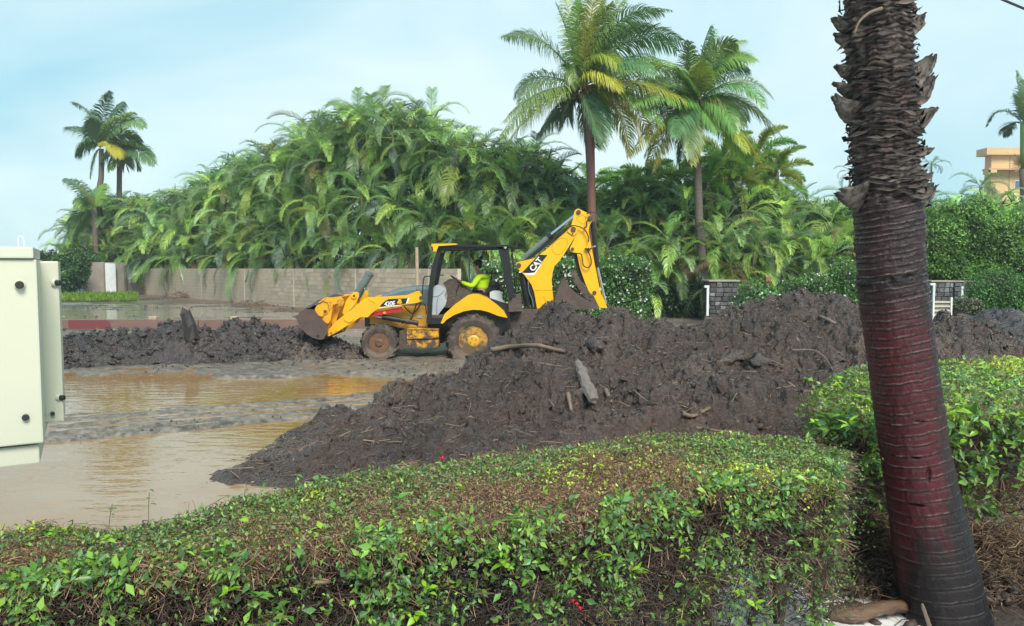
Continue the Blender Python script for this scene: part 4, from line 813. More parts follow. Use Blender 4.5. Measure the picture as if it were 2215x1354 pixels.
def areca(x, y, heads, label, group, bright=1., sc=1., yel=0., proto=None, nf=11, wind=.25):
    root = empty('areca_palm', (x, y, 0), label, 'palm', group); bm = BM()
    for (dx, dy, hz) in heads:
        add_tube(bm, smooth_path([(x+dx*.3, y+dy*.3, 0), (x+dx*.7, y+dy*.7, hz*.6), (x+dx, y+dy, hz)], 3), .055*sc, 6)
        b0 = random.uniform(0, 6.28); cl = bright*random.uniform(.85, 1.15)
        for k in range(nf):
            q = k/nf; el = radians_(80 - 122*q**1.1 + random.uniform(-8, 8)); az = b0 + k*2.4 + random.uniform(-.3, .3)
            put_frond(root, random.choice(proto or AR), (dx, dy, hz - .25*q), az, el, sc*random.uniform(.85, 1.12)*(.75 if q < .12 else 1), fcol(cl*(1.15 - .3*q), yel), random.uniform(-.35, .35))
    obj('cane', bm, M['cane'], root)
    return root
radians_ = math.radians
# skyline of the thicket as seen along the photograph (bearing, height)
TL = [(150, 495), (185, 425), (250, 392), (340, 385), (400, 372), (450, 345), (500, 300), (560, 285), (620, 268), (690, 196), (780, 178), (860, 166), (930, 186), (1000, 235), (1060, 252), (1110, 245), (1180, 268), (1250, 320), (1320, 375)]
TR = [(1290, 345), (1350, 345), (1420, 360), (1480, 345), (1560, 340), (1640, 348), (1700, 368), (1760, 378), (1830, 375), (1900, 395), (1990, 392), (2060, 380), (2120, 372), (2240, 380)]
def interp(T, x):
    return float(np.interp(x, [t[0] for t in T], [t[1] for t in T]))
def wall_y(px):        # distance of the wall line along a bearing
    u = (px-1107.5)/1600.; return float(max(28.6/(1 + 1.06*u), np.interp(px, [930, 1040], [0, 31.0])))
zone_label = ['tall areca palm clump at the high crest of the thicket behind the block wall', 'areca palm clump in the lower left slope of the thicket above the block wall', 'areca palm clump in the thicket behind the backhoe cab and boom', 'areca palm clump in the grove between the leaning coconut palms and the big trunk']
def zone(px): return 1 if px < 560 else 0 if px < 1010 else 2 if px < 1340 else 3
zgroup = ['areca palms at the crest of the thicket', 'areca palms on the left slope of the thicket', 'areca palms behind the backhoe', 'areca palms in the right grove']
marks = [(212, 'above the leaning white board'), (250, 'above the tall white door panel'), (300, 'above the flaking white paint patch'), (352, 'above the left brush heap'), (415, 'above the dark splintered stump'), (480, 'above the dip in the dark mud heap'), (560, 'above the right hump of the dark mud heap'), (600, 'above the far slope of the dark mud heap'), (640, 'just left of the loader bucket'), (705, 'above the loader bucket'), (745, 'just right of the loader bucket'), (800, 'above the upright grey cylinder'), (870, 'above the hood of the backhoe'), (930, 'above the pale bare post'), (1010, 'above the front of the cab roof'), (1090, 'above the rear of the cab roof'), (1150, 'between the cab roof and the boom'), (1225, 'above the slope of the boom'), (1275, 'left of the reddish timber pole'), (1340, 'around the foot of the tallest coconut palm'),
 (1410, 'right of the reddish timber pole'), (1480, 'left of the second coconut trunk'), (1545, 'behind the second coconut trunk'), (1610, 'above the left lava pillar'), (1690, 'above the small red brick'), (1760, 'above the white flowering bush'), (1830, 'just left of the big trunk'), (1950, 'hidden behind the big trunk'), (2025, 'just right of the big trunk'), (2075, 'above the slatted crate'), (2125, 'above the middle of the leafy tree'), (2180, 'below the tan building'), (2400, 'at the right edge')]
rown = ['low front areca palm clump', 'middle row areca palm clump', 'back row areca palm on the skyline']
def plabel(row, px): return rown[row] + ' ' + next(t for m_, t in marks if px <= m_)
for row in range(3):
    px = 168 + row*14
    while px < 1335:
        Yb = min(wall_y(px), 62) + 3.1 + row*1.7; pxm = 1600/Yb
        zt = at(px, interp(TL, px)+6, Yb).z; heads = []
        lo, hi = ((.10, .62), (.40, .92), (.66, 1.0))[row]; nh = (6, 6, 5)[row]
        scl = float(np.interp(Yb, [30, 60], [1.0, 1.28]))
        for k in range(nh):
            f = lo + (hi-lo)*(k+random.random())/nh; hz = max(.6, (zt-1.75*scl)*f); 
            if row == 0: hz = max(hz, 2.9)
            heads.append((random.uniform(-1, 1)*scl, random.uniform(-.7, .7), hz))
        if row >= 1: heads.append((random.uniform(-.9, .9), 0, zt-(1.75 if row == 2 else 2.4)*scl)); heads.append((random.uniform(-.9, .9), 0, zt-(1.9 if row == 2 else 2.9)*scl))
        p = at(px, 600, Yb); z = zone(px)
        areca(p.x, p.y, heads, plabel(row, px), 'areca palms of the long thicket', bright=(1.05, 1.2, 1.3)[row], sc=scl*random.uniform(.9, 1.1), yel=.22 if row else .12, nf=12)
        px += pxm*1.95*scl*random.uniform(.9, 1.1)
for row in range(3):
    px = 1345 + row*20
    while px < (1850 if row < 1 else 2230):
        Yb = 33.0 + row*1.9; zt = at(px, interp(TR, px)+6, Yb).z; heads = []; lo, hi = ((.12, .7), (.4, .95), (.7, 1.0))[row]
        if row == 0: lo = .25
        for k in range(4): heads.append((random.uniform(-.9, .9), random.uniform(-.6, .6), max(.5, (zt-1.7)*(lo + (hi-lo)*(k+random.random())/4))))
        if row == 2: heads.append((0, 0, zt-1.7))
        p = at(px, 600, Yb)
        lb, gp = (zone_label[3], zgroup[3]) if px < 1860 else ('areca palm clump showing above the leafy green tree, right of the big trunk', 'areca palms right of the big trunk')
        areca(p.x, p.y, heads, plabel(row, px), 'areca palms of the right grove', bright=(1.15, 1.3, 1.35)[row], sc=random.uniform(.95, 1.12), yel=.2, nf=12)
        px += 1600/Yb*1.9*random.uniform(.9, 1.1)
# foxtail palms showing as bushy yellow green plumes between the two coconut palms
for i, (px, py, Yb, lb) in enumerate(((1395, 400, 37, 'bushy yellow green foxtail palm left of the second coconut trunk'), (1560, 345, 36.5, 'largest bushy foxtail palm right of the second coconut trunk'), (1640, 330, 38, 'rear foxtail palm under the yellow frond tips of the second coconut palm'), (1470, 392, 37.5, 'low foxtail palm just left of the second coconut trunk'), (1600, 385, 36.2, 'low foxtail palm in front, below the largest foxtail palm'), (1350, 415, 36.5, 'low foxtail palm right of the reddish timber pole'), (1680, 372, 37.2, 'small foxtail palm at the right end of the foxtail group'), (1530, 398, 36.0, 'foxtail palm half hidden behind the second coconut trunk'))):
    p = at(px, py, Yb); root = empty('foxtail_palm', (p.x, p.y, 0), lb, 'palm'); bm = BM(); add_tube(bm, [(p.x, p.y, 0), (p.x, p.y, p.z*.5), (p.x, p.y, p.z)], .12, 8); obj('trunk', bm, M['bark'], root, smooth=True)
    for k in range(22): put_frond(root, random.choice(FX), (0, 0, p.z - .03*k), k*2.4, radians_(75-125*k/22), random.uniform(.95, 1.15), (.26*random.uniform(.7, 1.2), .38*random.uniform(.85, 1.15), .07, 1))
# undergrowth filling the thicket's shade
g = np.random.default_rng(5); P = []
for px in np.linspace(160, 2235, 620):
    for k in range(85):
        left = px < 1335; Yb = (min(wall_y(px), 62) + g.uniform(4.2, 8.5)) if left else 35.0 + g.uniform(0, 4)
        T = TL if left else TR; zt = at(px, interp(T, px), Yb).z; p = at(px + g.uniform(-4, 4), 600, Yb); P.append((p.x, p.y, g.uniform(.2, max(.6, zt-1.5))))
P = np.array(P); n = len(P); D = rdir(n, g); D[:, 2] -= .5; C = np.array([[.10, .19, .06]])*g.uniform(.5, 1.6, (n, 1))
M['under'] = mat('undergrowth_leaf', src='attr', rough=.5, trans=.2)
tag(link('undergrowth', np_mesh('undergrowth', [leaf_arr(P, D, rdir(n, g), g.uniform(.5, 1.0, n), g.uniform(.05, .12, n), C)]), M['under']), kind='stuff')

# ---------------------------------------------------------------- coconut palms, every frond placed
def cfrond(root, c, ctrl, tip, Y, dy, seed, Ll, Wl, col, droop=1.25, wind=(.32, 0, 0), nl=88, tw=None):
    g = np.random.default_rng(seed); a = at(*c, Y); b = at(*ctrl, Y + dy*.5); e = at(*tip, Y + dy); tw = g.uniform(-.9, .9) if tw is None else tw
    me = np_mesh('frond', frond_arr(bez(a, b, e), nl, Ll, Wl, droop, tw, wind, g, vee=.25, base=.10, seg=3, rr=.035)); o = link('frond', me, M['frond'], root); o.color = (*col, 1); return o
G1, G2, G3, YG, YE = (.15, .27, .08), (.20, .33, .07), (.13, .24, .11), (.36, .40, .06), (.50, .45, .06)
def coconut(name, label, conv, c, base, trunk, fr, Y, Ll, Wl, r0, r1, seed, nuts=True, extra=None):
    cpx = conv(*c); b = at(*base, Y); root = empty(name, (b.x, Y, 0), label, 'palm'); T = [at(*q, Y) for q in trunk]; T[0].z = -.1
    bm = BM(); add_tube(bm, smooth_path(T, 6), lambda t: r0 + (r1-r0)*t + .012*abs(sin(t*90)), 12); obj('trunk', bm, M['bark'], root, smooth=True)
    for i, (tx, ty, cx, cy, col) in enumerate(fr):
        dy = -random.uniform(1.0, 2.4) if col in (YE, YG) else (-1, 1)[i % 2]*random.uniform(.2, 2.0); cfrond(root, cpx, conv(cx, cy), conv(tx, ty), Y, dy, seed+i, Ll*random.uniform(.88, 1.1), Wl, tuple(q*random.uniform(.85, 1.15) for q in col))
        if nuts:
            jx, jy = random.uniform(-60, 60), random.uniform(-45, 45); cfrond(root, cpx, conv(cx + jx*.5, cy + jy*.5), conv(tx + jx, ty + jy), Y, -dy*1.2, seed+i+500, Ll, Wl, tuple(q*random.uniform(.85, 1.2) for q in (col if i % 3 else G2)))
    if nuts:
        cc = at(*cpx, Y)
        for k in range(7):
            a = k*.9; bm = BM(); bmesh.ops.create_uvsphere(bm, u_segments=10, v_segments=7, radius=.13, matrix=Matrix.Translation(cc + Vector((cos(a)*.32, sin(a)*.32, -.25-.1*(k % 3)))) @ Matrix.Diagonal((1, 1, 1.3, 1)))
            obj('coconut', bm, M['nut'], root, smooth=True)
        bm = BM()
        for k in range(26):
            a = k*2.4; l = random.uniform(.4, .95); add_tube(bm, [cc + Vector((cos(a)*.1, sin(a)*.1, -.1)), cc + Vector((cos(a)*l*.6, sin(a)*l*.6, .05)), cc + Vector((cos(a)*l, sin(a)*l, -.45*l))], .022, 4)
        obj('flower_stalks', bm, M['stalk'], root)
    return root
M['nut'] = mat('coconut', (.16, .12, .04), .5, noise=(8, .3)); M['stalk'] = mat('stalk', (.24, .17, .09), .7)
D = lambda x, y: (1040 + x/2.256, y/2.256)
coconut('coconut_palm', 'tallest coconut palm with yellowing fronds blown to the right, behind the boom', D, (492, 425), (1283, 690), [(1283, 700), (1282, 560), (1279, 420), (1274, 320), (1266, 250), (1260, 196)],
 [(105, 175, 310, 110, G1), (165, 470, 230, 300, G1), (100, 665, 290, 420, YG), (135, 560, 300, 400, G2), (300, 630, 420, 480, G3), (425, 590, 430, 480, G3), (365, 15, 440, 180, G1), (480, -30, 470, 190, G2), (570, -90, 520, 150, YG),
  (700, -60, 560, 150, G2), (880, 60, 640, -10, G1), (955, 250, 740, 60, G1), (850, 130, 660, 70, G3), (1015, 350, 780, 235, G2), (1000, 500, 800, 350, YG), (940, 570, 760, 380, G2), (775, 690, 720, 410, YE), (720, 760, 680, 440, YG), (600, 690, 560, 500, G3), (560, 720, 530, 560, G3),
  (685, 350, 570, 150, YG), (680, 440, 560, 270, YE), (460, 420, 440, 230, G2), (880, 320, 720, 190, G3), (640, 20, 520, 150, G2)], 32.0, 1.15, .038, .20, .13, 40)
coconut('coconut_palm', 'second coconut palm, shorter, right of the tallest one, with yellow lower fronds', D, (1052, 500), (1515, 680), [(1518, 695), (1518, 560), (1512, 470), (1510, 380), (1508, 320), (1506, 232)],
 [(1018, 205, 1010, 380, G1), (1135, 150, 1060, 290, G1), (1240, 210, 1110, 230, G2), (1305, 270, 1170, 190, G1), (1310, 345, 1170, 250, G3), (1425, 480, 1290, 290, G1), (1430, 655, 1270, 390, G1), (1300, 590, 1200, 400, G2), (1240, 640, 1180, 450, G2), (1370, 800, 1230, 560, YE), (1300, 740, 1200, 540, YG),
  (1150, 600, 1110, 500, G2), (1035, 800, 1010, 600, YE), (960, 790, 990, 580, G1), (845, 830, 930, 590, YG), (790, 560, 920, 440, G2), (745, 750, 880, 520, YG), (900, 640, 950, 520, G3), (860, 420, 960, 400, G2), (1080, 300, 1060, 400, YG), (960, 330, 1000, 400, G1), (900, 480, 980, 440, G2), (1090, 620, 1080, 540, YG)], 32.5, 1.08, .038, .20, .12, 80)
E5 = lambda x, y: (120 + x/2.517, 160 + y/2.517)
coconut('coconut_palm', 'lone coconut palm standing high at the far left above the thicket', E5, (245, 400), (214, 560), [(213, 560), (215, 430), (219, 380), (219, 322)],
 [(95, 155, 200, 175, G3), (55, 290, 150, 275, G3), (110, 440, 160, 350, G1), (190, 560, 205, 440, G1), (300, 95, 240, 210, G3), (365, 150, 285, 190, G3), (480, 290, 400, 170, G1), (470, 370, 380, 270, G2), (335, 450, 310, 340, YE), (205, 200, 215, 290, G3), (430, 210, 320, 230, G2), (420, 430, 350, 340, G2), (180, 250, 210, 310, G3)], 66, 1.6, .075, .27, .2, 130, nuts=False)
coconut('coconut_palm', 'coconut palm half hidden behind the lone palm at far left', E5, (350, 400), (258, 560), [(256, 560), (258, 430), (259, 322)],
 [(540, 490, 460, 370, G3), (450, 520, 430, 410, G1), (300, 520, 320, 440, G2), (390, 520, 370, 440, G1), (480, 400, 420, 350, G2), (520, 440, 440, 350, G3), (250, 470, 290, 400, G3)], 67, 1.6, .075, .25, .2, 150, nuts=False)
coconut('coconut_palm', 'low coconut palm whose drooping fronds stick out at the left edge of the thicket', E5, (210, 740), (205, 600), [(208, 600), (206, 500), (204, 454)],
 [(48, 572, 140, 590, G3), (80, 890, 100, 730, G3), (80, 980, 120, 790, G1), (150, 960, 150, 800, G2), (110, 700, 150, 680, G2), (260, 600, 230, 650, G2), (140, 620, 180, 660, YG), (300, 680, 260, 660, G1)], 64.5, 1.4, .075, .25, .2, 170, nuts=False)
# timber pole by the tallest palm
M['pole'] = mat('pole_wood', (.15, .062, .045), .55, noise=(3, .3, (1, 1, .25)), bump=(12, .5, .02, (4, 4, .5)))
bm = BM(); a = at(1283, 700, 31.2); b = at(1277, 248, 31.2); add_cyl(bm, (a.x, 31.2, -.1), (b.x, 31.2, b.z), .20, .155, 14)
tag(obj('timber_pole', bm, M['pole'], smooth=False, bevel=.015, origin=(a.x, 31.2, 0)), 'reddish brown timber pole standing against the tallest coconut palm', 'pole')
# royal palm at the right edge
Fv = lambda x, y: (1700 + x/2.709, y/2.709)
b = at(2218, 420, 42); royal = empty('royal_palm', (b.x, 42, 0), 'royal palm with bright green crownshaft at the right edge before the tan building', 'palm')
bm = BM(); add_tube(bm, [at(2222, 560, 42), at(2218, 420, 42), at(2216, 365, 42)], .26, 12); obj('trunk', bm, M['bark'], royal, smooth=True)
bm = BM(); add_tube(bm, [at(2216, 365, 42), at(2216, 330, 42), at(2215, 290, 42), at(2214, 265, 42)], lambda t: .25-.09*t, 12); obj('crown_shaft', bm, mat('crown_shaft', (.14, .26, .05), .35), royal, smooth=True)
for i, (tx, ty, cx, cy, col) in enumerate([(1178, 735, 1250, 570, G3), (1350, 420, 1375, 580, G1), (1395, 470, 1385, 620, G3), (1450, 500, 1400, 600, G2), (1290, 800, 1290, 690, G3), (1560, 680, 1470, 560, G1), (1540, 800, 1470, 650, G2), (1480, 430, 1420, 560, G1), (1340, 560, 1370, 640, G1)]):
    cfrond(royal, (2214, 268), Fv(cx, cy), Fv(tx, ty), 42, random.uniform(-1.5, 1.5), 200+i, .8, .07, tuple(q*.8 for q in col), droop=.6, nl=44)
bm = BM(); cc = at(2210, 358, 42)
for k in range(60):
    a = random.uniform(2.2, 4.2); e = random.uniform(-.6, .8); l = random.uniform(.4, .95); add_tube(bm, [cc, cc + Vector((cos(a)*cos(e), -.3, sin(e)))*l], .015, 3)
obj('flower_stalks', bm, M['stalk'], royal)
# small far palm and a thin fan of fronds near the building
def small_palm(name, px, py, Y, n, sc, lb, cols):
    p = at(px, py, Y); root = empty(name, (p.x, Y, 0), lb, 'palm'); bm = BM(); add_tube(bm, [(p.x, Y, 0), (p.x+.1, Y, p.z*.5), (p.x, Y, p.z)], .11*sc, 8); obj('trunk', bm, M['bark'], root, smooth=True)
    for k in range(n): put_frond(root, random.choice(AR), (0, 0, p.z), k*2.4, radians_(65-85*k/n), sc*random.uniform(.8, 1.05), tuple(q*random.uniform(.8, 1.2) for q in random.choice(cols)) + (1,), random.uniform(-.4, .4))
small_palm('coconut_palm', 2015, 357, 90, 13, .95, 'tiny far palm silhouetted on the sky between the big trunk and the tan building', [G3])
small_palm('fan_palm', 2122, 405, 40, 12, .78, 'thin feathery palm rising before the tan building', [G3, G1])
small_palm('areca_palm', 1838, 372, 40, 7, .5, 'small palm tuft on the skyline touching the big trunk on its left', [G1])
# ================================================================ shrubs, bushes, grass, building
def shell_points(g, n, c, r, flat=.0, box=False, face=True):
    if box:
        P = g.uniform(-1, 1, (n, 3)); ax = g.integers(0, 3, n); sg = np.where(g.random(n) < .8, np.where(ax == 2, 1, -1), 1); P[np.arange(n), ax] = sg*g.uniform(.82, 1.05, n)
        N = np.zeros((n, 3)); N[np.arange(n), ax] = sg; return np.array(c) + P*np.array(r), N
    N = rdir(n, g); k = g.uniform(.72, 1.05, n)[:, None]; P = np.sign(N)*np.abs(N)**.85*k; return np.array(c) + P*np.array(r), N
def leafy(name, label, cat, blobs, n, size, cols, seed, flowers=0, box=False, origin=None, group=None, core=True):
    g = np.random.default_rng(seed); tot = sum(b[3]*b[5] + b[3]*b[4] for b in blobs); parts = []; FP = []
    for (x, y, z, rx, ry, rz) in blobs:
        m_ = int(n*(rx*rz + rx*ry)/tot); P, N = shell_points(g, m_, (x, y, z), (rx, ry, rz), box=box)
        P += (.16 if box else .34)*min(rx, rz)*fbm(P[:, 0]*1.7, P[:, 1]*1.7, P[:, 2]*1.7, o=3, s=seed)[:, None]*N*2
        keep = P[:, 2] > .03; P, N = P[keep], N[keep]; D = unit(N*.5 + rdir(len(P), g)*.8 + np.array([0, 0, .15])); cl = np.array(cols)[g.integers(0, len(cols), len(P))]
        cl = cl*(1 + .8*fbm(P[:, 0]*1.3, P[:, 1]*1.3, P[:, 2]*1.5, o=2, s=seed+1))[:, None]*g.uniform(.7, 1.3, (len(P), 1))
        parts.append(leaf_arr(P, D, unit(N + .6*rdir(len(P), g)), size*g.uniform(.6, 1.3, len(P)), size*.62*g.uniform(.6, 1.2, len(P)), cl))
        if flowers: FP.append((P[:int(flowers*m_)], N[:int(flowers*m_)]))
        q = P[g.integers(0, len(P), m_//6)]; cc = np.array([x, y, max(0, z-rz*.6)]); parts.append(twig_arr(cc + (q-cc)*g.uniform(.2, .6, (len(q), 1)), q, np.full(len(q), .012), np.full(len(q), .004), np.tile([.06, .045, .03], (len(q), 1))))
        m2 = m_//2; q = np.array([x, y, z]) + rdir(m2, g)*g.uniform(.2, .8, (m2, 1))*np.array([rx, ry, rz]); q[:, 2] = np.maximum(q[:, 2], .05)
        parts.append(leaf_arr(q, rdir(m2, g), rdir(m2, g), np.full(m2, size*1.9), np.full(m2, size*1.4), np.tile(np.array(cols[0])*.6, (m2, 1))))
    o0 = origin or (blobs[0][0], blobs[0][1], 0); root = empty(name, o0, label, cat, group)
    tag(link('foliage', np_mesh('foliage', parts), M['leaf'], root), kind='stuff')
    if FP:
        P = np.concatenate([p for p, _ in FP]); N = np.concatenate([q for _, q in FP]); P = P + N*size*.5; n = len(P); ps = []
        for k in range(2): ps.append(leaf_arr(P, unit(rdir(n, g) + N), N, np.full(n, .085), np.full(n, .08), np.tile([.8, .8, .76], (n, 1))))
        tag(link('blossom', np_mesh('blossom', ps), M['petal'], root), kind='stuff')
    bm = BM()
    for (x, y, z, rx, ry, rz) in blobs:
        for k in range(3): add_tube(bm, [(x + random.uniform(-.3, .3)*rx, y, -.05), (x + random.uniform(-.4, .4)*rx, y + random.uniform(-.2, .2), z*.6), (x + random.uniform(-.5, .5)*rx, y, z + .3*rz)], .03, 5)
    obj('stem', bm, M['bark'], root); return root
M['petal'] = mat('white_petal', src='attr', rough=.5, trans=.3)
hg = [(.09, .23, .06), (.12, .28, .06), (.07, .19, .05), (.16, .33, .07)]
def B(px, py, Y, rx, ry, rz): p = at(px, py, Y); return (p.x, p.y, p.z, rx, ry, rz)
def hedge_box(px0, px1, yt, Y, dep):      # box blob from ground to the top seen at yt
    a = at(px0, yt, Y); b = at(px1, yt, Y); return ((a.x+b.x)/2, Y+dep/2, a.z/2, (b.x-a.x)/2, dep/2, a.z/2)
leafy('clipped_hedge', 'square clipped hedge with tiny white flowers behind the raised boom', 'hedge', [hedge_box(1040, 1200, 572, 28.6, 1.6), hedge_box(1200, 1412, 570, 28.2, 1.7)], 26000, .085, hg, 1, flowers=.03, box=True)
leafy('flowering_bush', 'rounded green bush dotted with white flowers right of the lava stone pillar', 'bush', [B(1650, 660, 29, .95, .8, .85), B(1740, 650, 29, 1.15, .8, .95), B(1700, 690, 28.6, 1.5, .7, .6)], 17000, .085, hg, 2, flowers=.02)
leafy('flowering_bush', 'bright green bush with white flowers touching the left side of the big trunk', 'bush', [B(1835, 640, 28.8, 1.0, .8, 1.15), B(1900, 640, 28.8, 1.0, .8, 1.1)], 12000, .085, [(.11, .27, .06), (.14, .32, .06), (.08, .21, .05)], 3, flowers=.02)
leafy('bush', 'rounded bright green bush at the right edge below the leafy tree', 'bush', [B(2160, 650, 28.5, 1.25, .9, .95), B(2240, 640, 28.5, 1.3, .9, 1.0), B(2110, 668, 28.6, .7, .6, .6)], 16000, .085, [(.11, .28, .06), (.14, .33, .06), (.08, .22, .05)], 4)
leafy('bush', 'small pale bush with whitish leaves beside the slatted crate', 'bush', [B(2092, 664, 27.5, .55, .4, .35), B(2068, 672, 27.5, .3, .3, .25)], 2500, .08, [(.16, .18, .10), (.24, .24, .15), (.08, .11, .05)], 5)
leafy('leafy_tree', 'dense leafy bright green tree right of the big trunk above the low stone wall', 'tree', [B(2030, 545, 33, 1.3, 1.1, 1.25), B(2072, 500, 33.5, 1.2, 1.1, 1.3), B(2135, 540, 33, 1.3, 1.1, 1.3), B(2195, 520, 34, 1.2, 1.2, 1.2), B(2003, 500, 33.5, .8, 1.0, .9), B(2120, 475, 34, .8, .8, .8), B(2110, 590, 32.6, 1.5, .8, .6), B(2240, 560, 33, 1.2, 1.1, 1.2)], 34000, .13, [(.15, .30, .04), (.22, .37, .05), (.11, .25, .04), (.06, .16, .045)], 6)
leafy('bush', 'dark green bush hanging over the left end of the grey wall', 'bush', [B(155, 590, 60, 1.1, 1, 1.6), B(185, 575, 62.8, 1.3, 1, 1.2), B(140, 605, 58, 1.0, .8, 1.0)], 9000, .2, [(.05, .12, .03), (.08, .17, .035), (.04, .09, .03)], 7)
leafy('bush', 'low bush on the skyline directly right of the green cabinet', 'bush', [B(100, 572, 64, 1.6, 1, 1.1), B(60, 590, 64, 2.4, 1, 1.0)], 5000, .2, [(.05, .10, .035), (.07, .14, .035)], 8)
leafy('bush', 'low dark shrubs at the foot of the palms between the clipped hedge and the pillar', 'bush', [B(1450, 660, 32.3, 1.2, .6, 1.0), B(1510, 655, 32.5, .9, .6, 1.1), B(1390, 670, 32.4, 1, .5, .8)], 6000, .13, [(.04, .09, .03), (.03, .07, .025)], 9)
# grass before the white panels
g = np.random.default_rng(31); n = 15000; px = g.uniform(90, 296, n); pass
Yd = g.uniform(49.5, 60.5, n); X = (px-1107.5)/1600*Yd; P = np.stack([X, Yd, np.full(n, .05)], 1); keep = fbm(X*.4, Yd*.3, o=2, s=4) > -.35; P = P[keep]; n = len(P)
Dg = rdir(n, g); Dg[:, 2] = np.abs(Dg[:, 2]) + 1.4; C = np.array([[.18, .32, .035]])*g.uniform(.6, 1.4, (n, 1)); C[:, 0] *= g.uniform(.7, 1.5, n)
tag(link('grass', np_mesh('grass', [leaf_arr(P, Dg, rdir(n, g), g.uniform(.12, .42, n)*(1+.6*fbm(P[:, 0], P[:, 1], o=2)), np.full(n, .07), C)]), M['leaf']), kind='stuff')
# low bank the grass grows on
bm = BM(); bmesh.ops.create_uvsphere(bm, u_segments=40, v_segments=10, radius=1, matrix=Matrix.Translation(((210-1107.5)/1600*56, 55.5, -.1)) @ Matrix.Diagonal((5, 6, .25, 1)))
M['bank'] = mat('earth_bank', (.10, .085, .05), .8, noise=(2, .3)); tag(obj('earth_bank', bm, M['bank'], smooth=True), kind='structure')
# dead fronds drooping over the stone pillar
for k, (px, py, tx, ty, cx, cy) in enumerate(((1560, 575, 1600, 690, 1640, 570), (1555, 570, 1500, 590, 1520, 560), (1570, 580, 1625, 640, 1610, 580), (1560, 572, 1640, 600, 1610, 560))):
    root = empty('dead_frond', at(px, py, 31.6), ('long dry brown frond arching down the right side of the left lava pillar', 'short dry reddish frond fallen left above the left lava pillar', 'dry straw coloured frond hanging behind the left lava pillar', 'dry brown frond lying over the low shrubs right of the left lava pillar')[k], 'dead frond')
    gg = np.random.default_rng(k); me = np_mesh('frond', frond_arr(bez(at(px, py, 31.6), at(cx, cy, 31.2), at(tx, ty, 30.9)), 22, .5, .03, 1.4, 0, (0, 0, 0), gg, rr=.02)); o = link('frond', me, M['frond'], root); o.color = (.22, .13, .07, 1)
# pale tan building
bl = at(2128, 320, 115); br = at(2330, 316, 112); root = empty('tan_building', ((bl.x+br.x)/2, 118, 0), 'flat roofed orange tan building at the right edge beyond the palms', 'building')
M['stucco'] = mat('tan_stucco', (.64, .42, .20), .8, noise=(.5, .12)); M['stucco2'] = mat('tan_stucco_band', (.54, .34, .15), .8); M['glass'] = mat('window_glass', (.10, .12, .14), .1, spec=.9)
x0 = at(2145, 340, 115).x; bm = BM(); box2(bm, (x0, 115, 0), (br.x, 116.6, at(0, 326, 115).z)); obj('wall', bm, M['stucco'], root)
bm = BM(); box2(bm, (bl.x, 114.2, at(0, 336, 115).z), (br.x, 116.8, at(0, 321, 115).z)); obj('roof_parapet', bm, M['stucco'], root)
for py in (366, 378): bm = BM(); box2(bm, (bl.x if py == 366 else x0-.2, 113.6 if py == 366 else 114.85, at(0, py+3.5, 115).z), (br.x, 115.2, at(0, py, 115).z)); obj('floor_band', bm, M['stucco2'], root)
bm = BM(); box2(bm, (bl.x, 113.6, at(0, 378, 115).z), (bl.x+.3, 115, at(0, 366, 115).z)); box2(bm, (bl.x, 113.6, at(0, 376, 115).z), (x0, 113.75, at(0, 366, 115).z)); obj('balcony_rail', bm, M['stucco'], root)
for (px, py) in ((2194, 390), (2215, 390), (2240, 390), (2200, 350), (2235, 350)):
    if py == 350 and px < 2230: continue
    a = at(px, py, 115); f = BM(); box2(f, (a.x, 114.9, a.z-1.3), (a.x+1.1, 115.05, a.z)); fo = obj('window_frame', f, M['white'], root); f = BM(); box2(f, (a.x+.12, 114.84, a.z-1.18), (a.x+.98, 114.93, a.z-.12)); obj('pane', f, M['glass'], fo)
for px in (2185, 2300): bm = BM(); a = at(px, 330, 115); box2(bm, (a.x, 114.9, 0), (a.x+.08, 115.02, a.z)); obj('joint_line', bm, M['stucco2'], root)
# overhead cable crossing the top right corner
bm = BM()
for dz, dy in ((0, 0), (.035, .03)):
    a = at(2140, -12, 14); b = at(2320, 52, 14.5); add_tube(bm, [a + Vector((0, dy, dz)), (a+b)/2 + Vector((0, dy, dz-.05)), b + Vector((0, dy, dz))], .016, 6)
a = at(2140, -12, 14); far_ = at(1300, -330, 15); add_tube(bm, [a, far_], .016, 6)
tag(obj('overhead_cable', bm, mat('cable_black', (.02, .02, .02), .5), origin=at(2215, 18, 14)), 'black overhead cable crossing the sky at the top right corner', 'cable')
# white mast far left of the skyline and thin antennas
# ================================================================ the big palm trunk in front
TY = 4.45
trow = [(-60, 1815, 1962), (0, 1822, 1968), (100, 1826, 1976), (200, 1832, 1982), (300, 1838, 1986), (430, 1845, 1995), (560, 1852, 2000), (650, 1858, 2008), (780, 1877, 2024), (880, 1890, 2040), (950, 1900, 2048), (1050, 1915, 2070), (1150, 1929, 2096), (1250, 1940, 2118), (1310, 1946, 2134), (1345, 1949, 2146), (1362, 1950, 2152)]
PYs = np.array([t[0] for t in trow], float); LX = np.array([t[1] for t in trow], float); RX = np.array([t[2] for t in trow], float)
zt_, cx_, rr_ = [], [], []
for py, l, r in trow:
    a = at(l, py, TY+.21); b = at(r, py, TY+.21); zt_.append(a.z); cx_.append((a.x+b.x)/2); rr_.append((b.x-a.x)/2*.935)
zt_ = np.array(zt_[::-1]); cx_ = np.array(cx_[::-1]); rr_ = np.array(rr_[::-1])
trunk = empty('palm_tree', (cx_[0], TY+.2, 0), 'thick leaning palm trunk close on the right, shaggy above, wet dark red and ringed below', 'palm')
NZ, NA = 1250, 230; Z = np.linspace(zt_[0]-.03, zt_[-1], NZ); An = np.linspace(0, 2*pi, NA, endpoint=False); ZZ, AA = np.meshgrid(Z, An, indexing='ij')
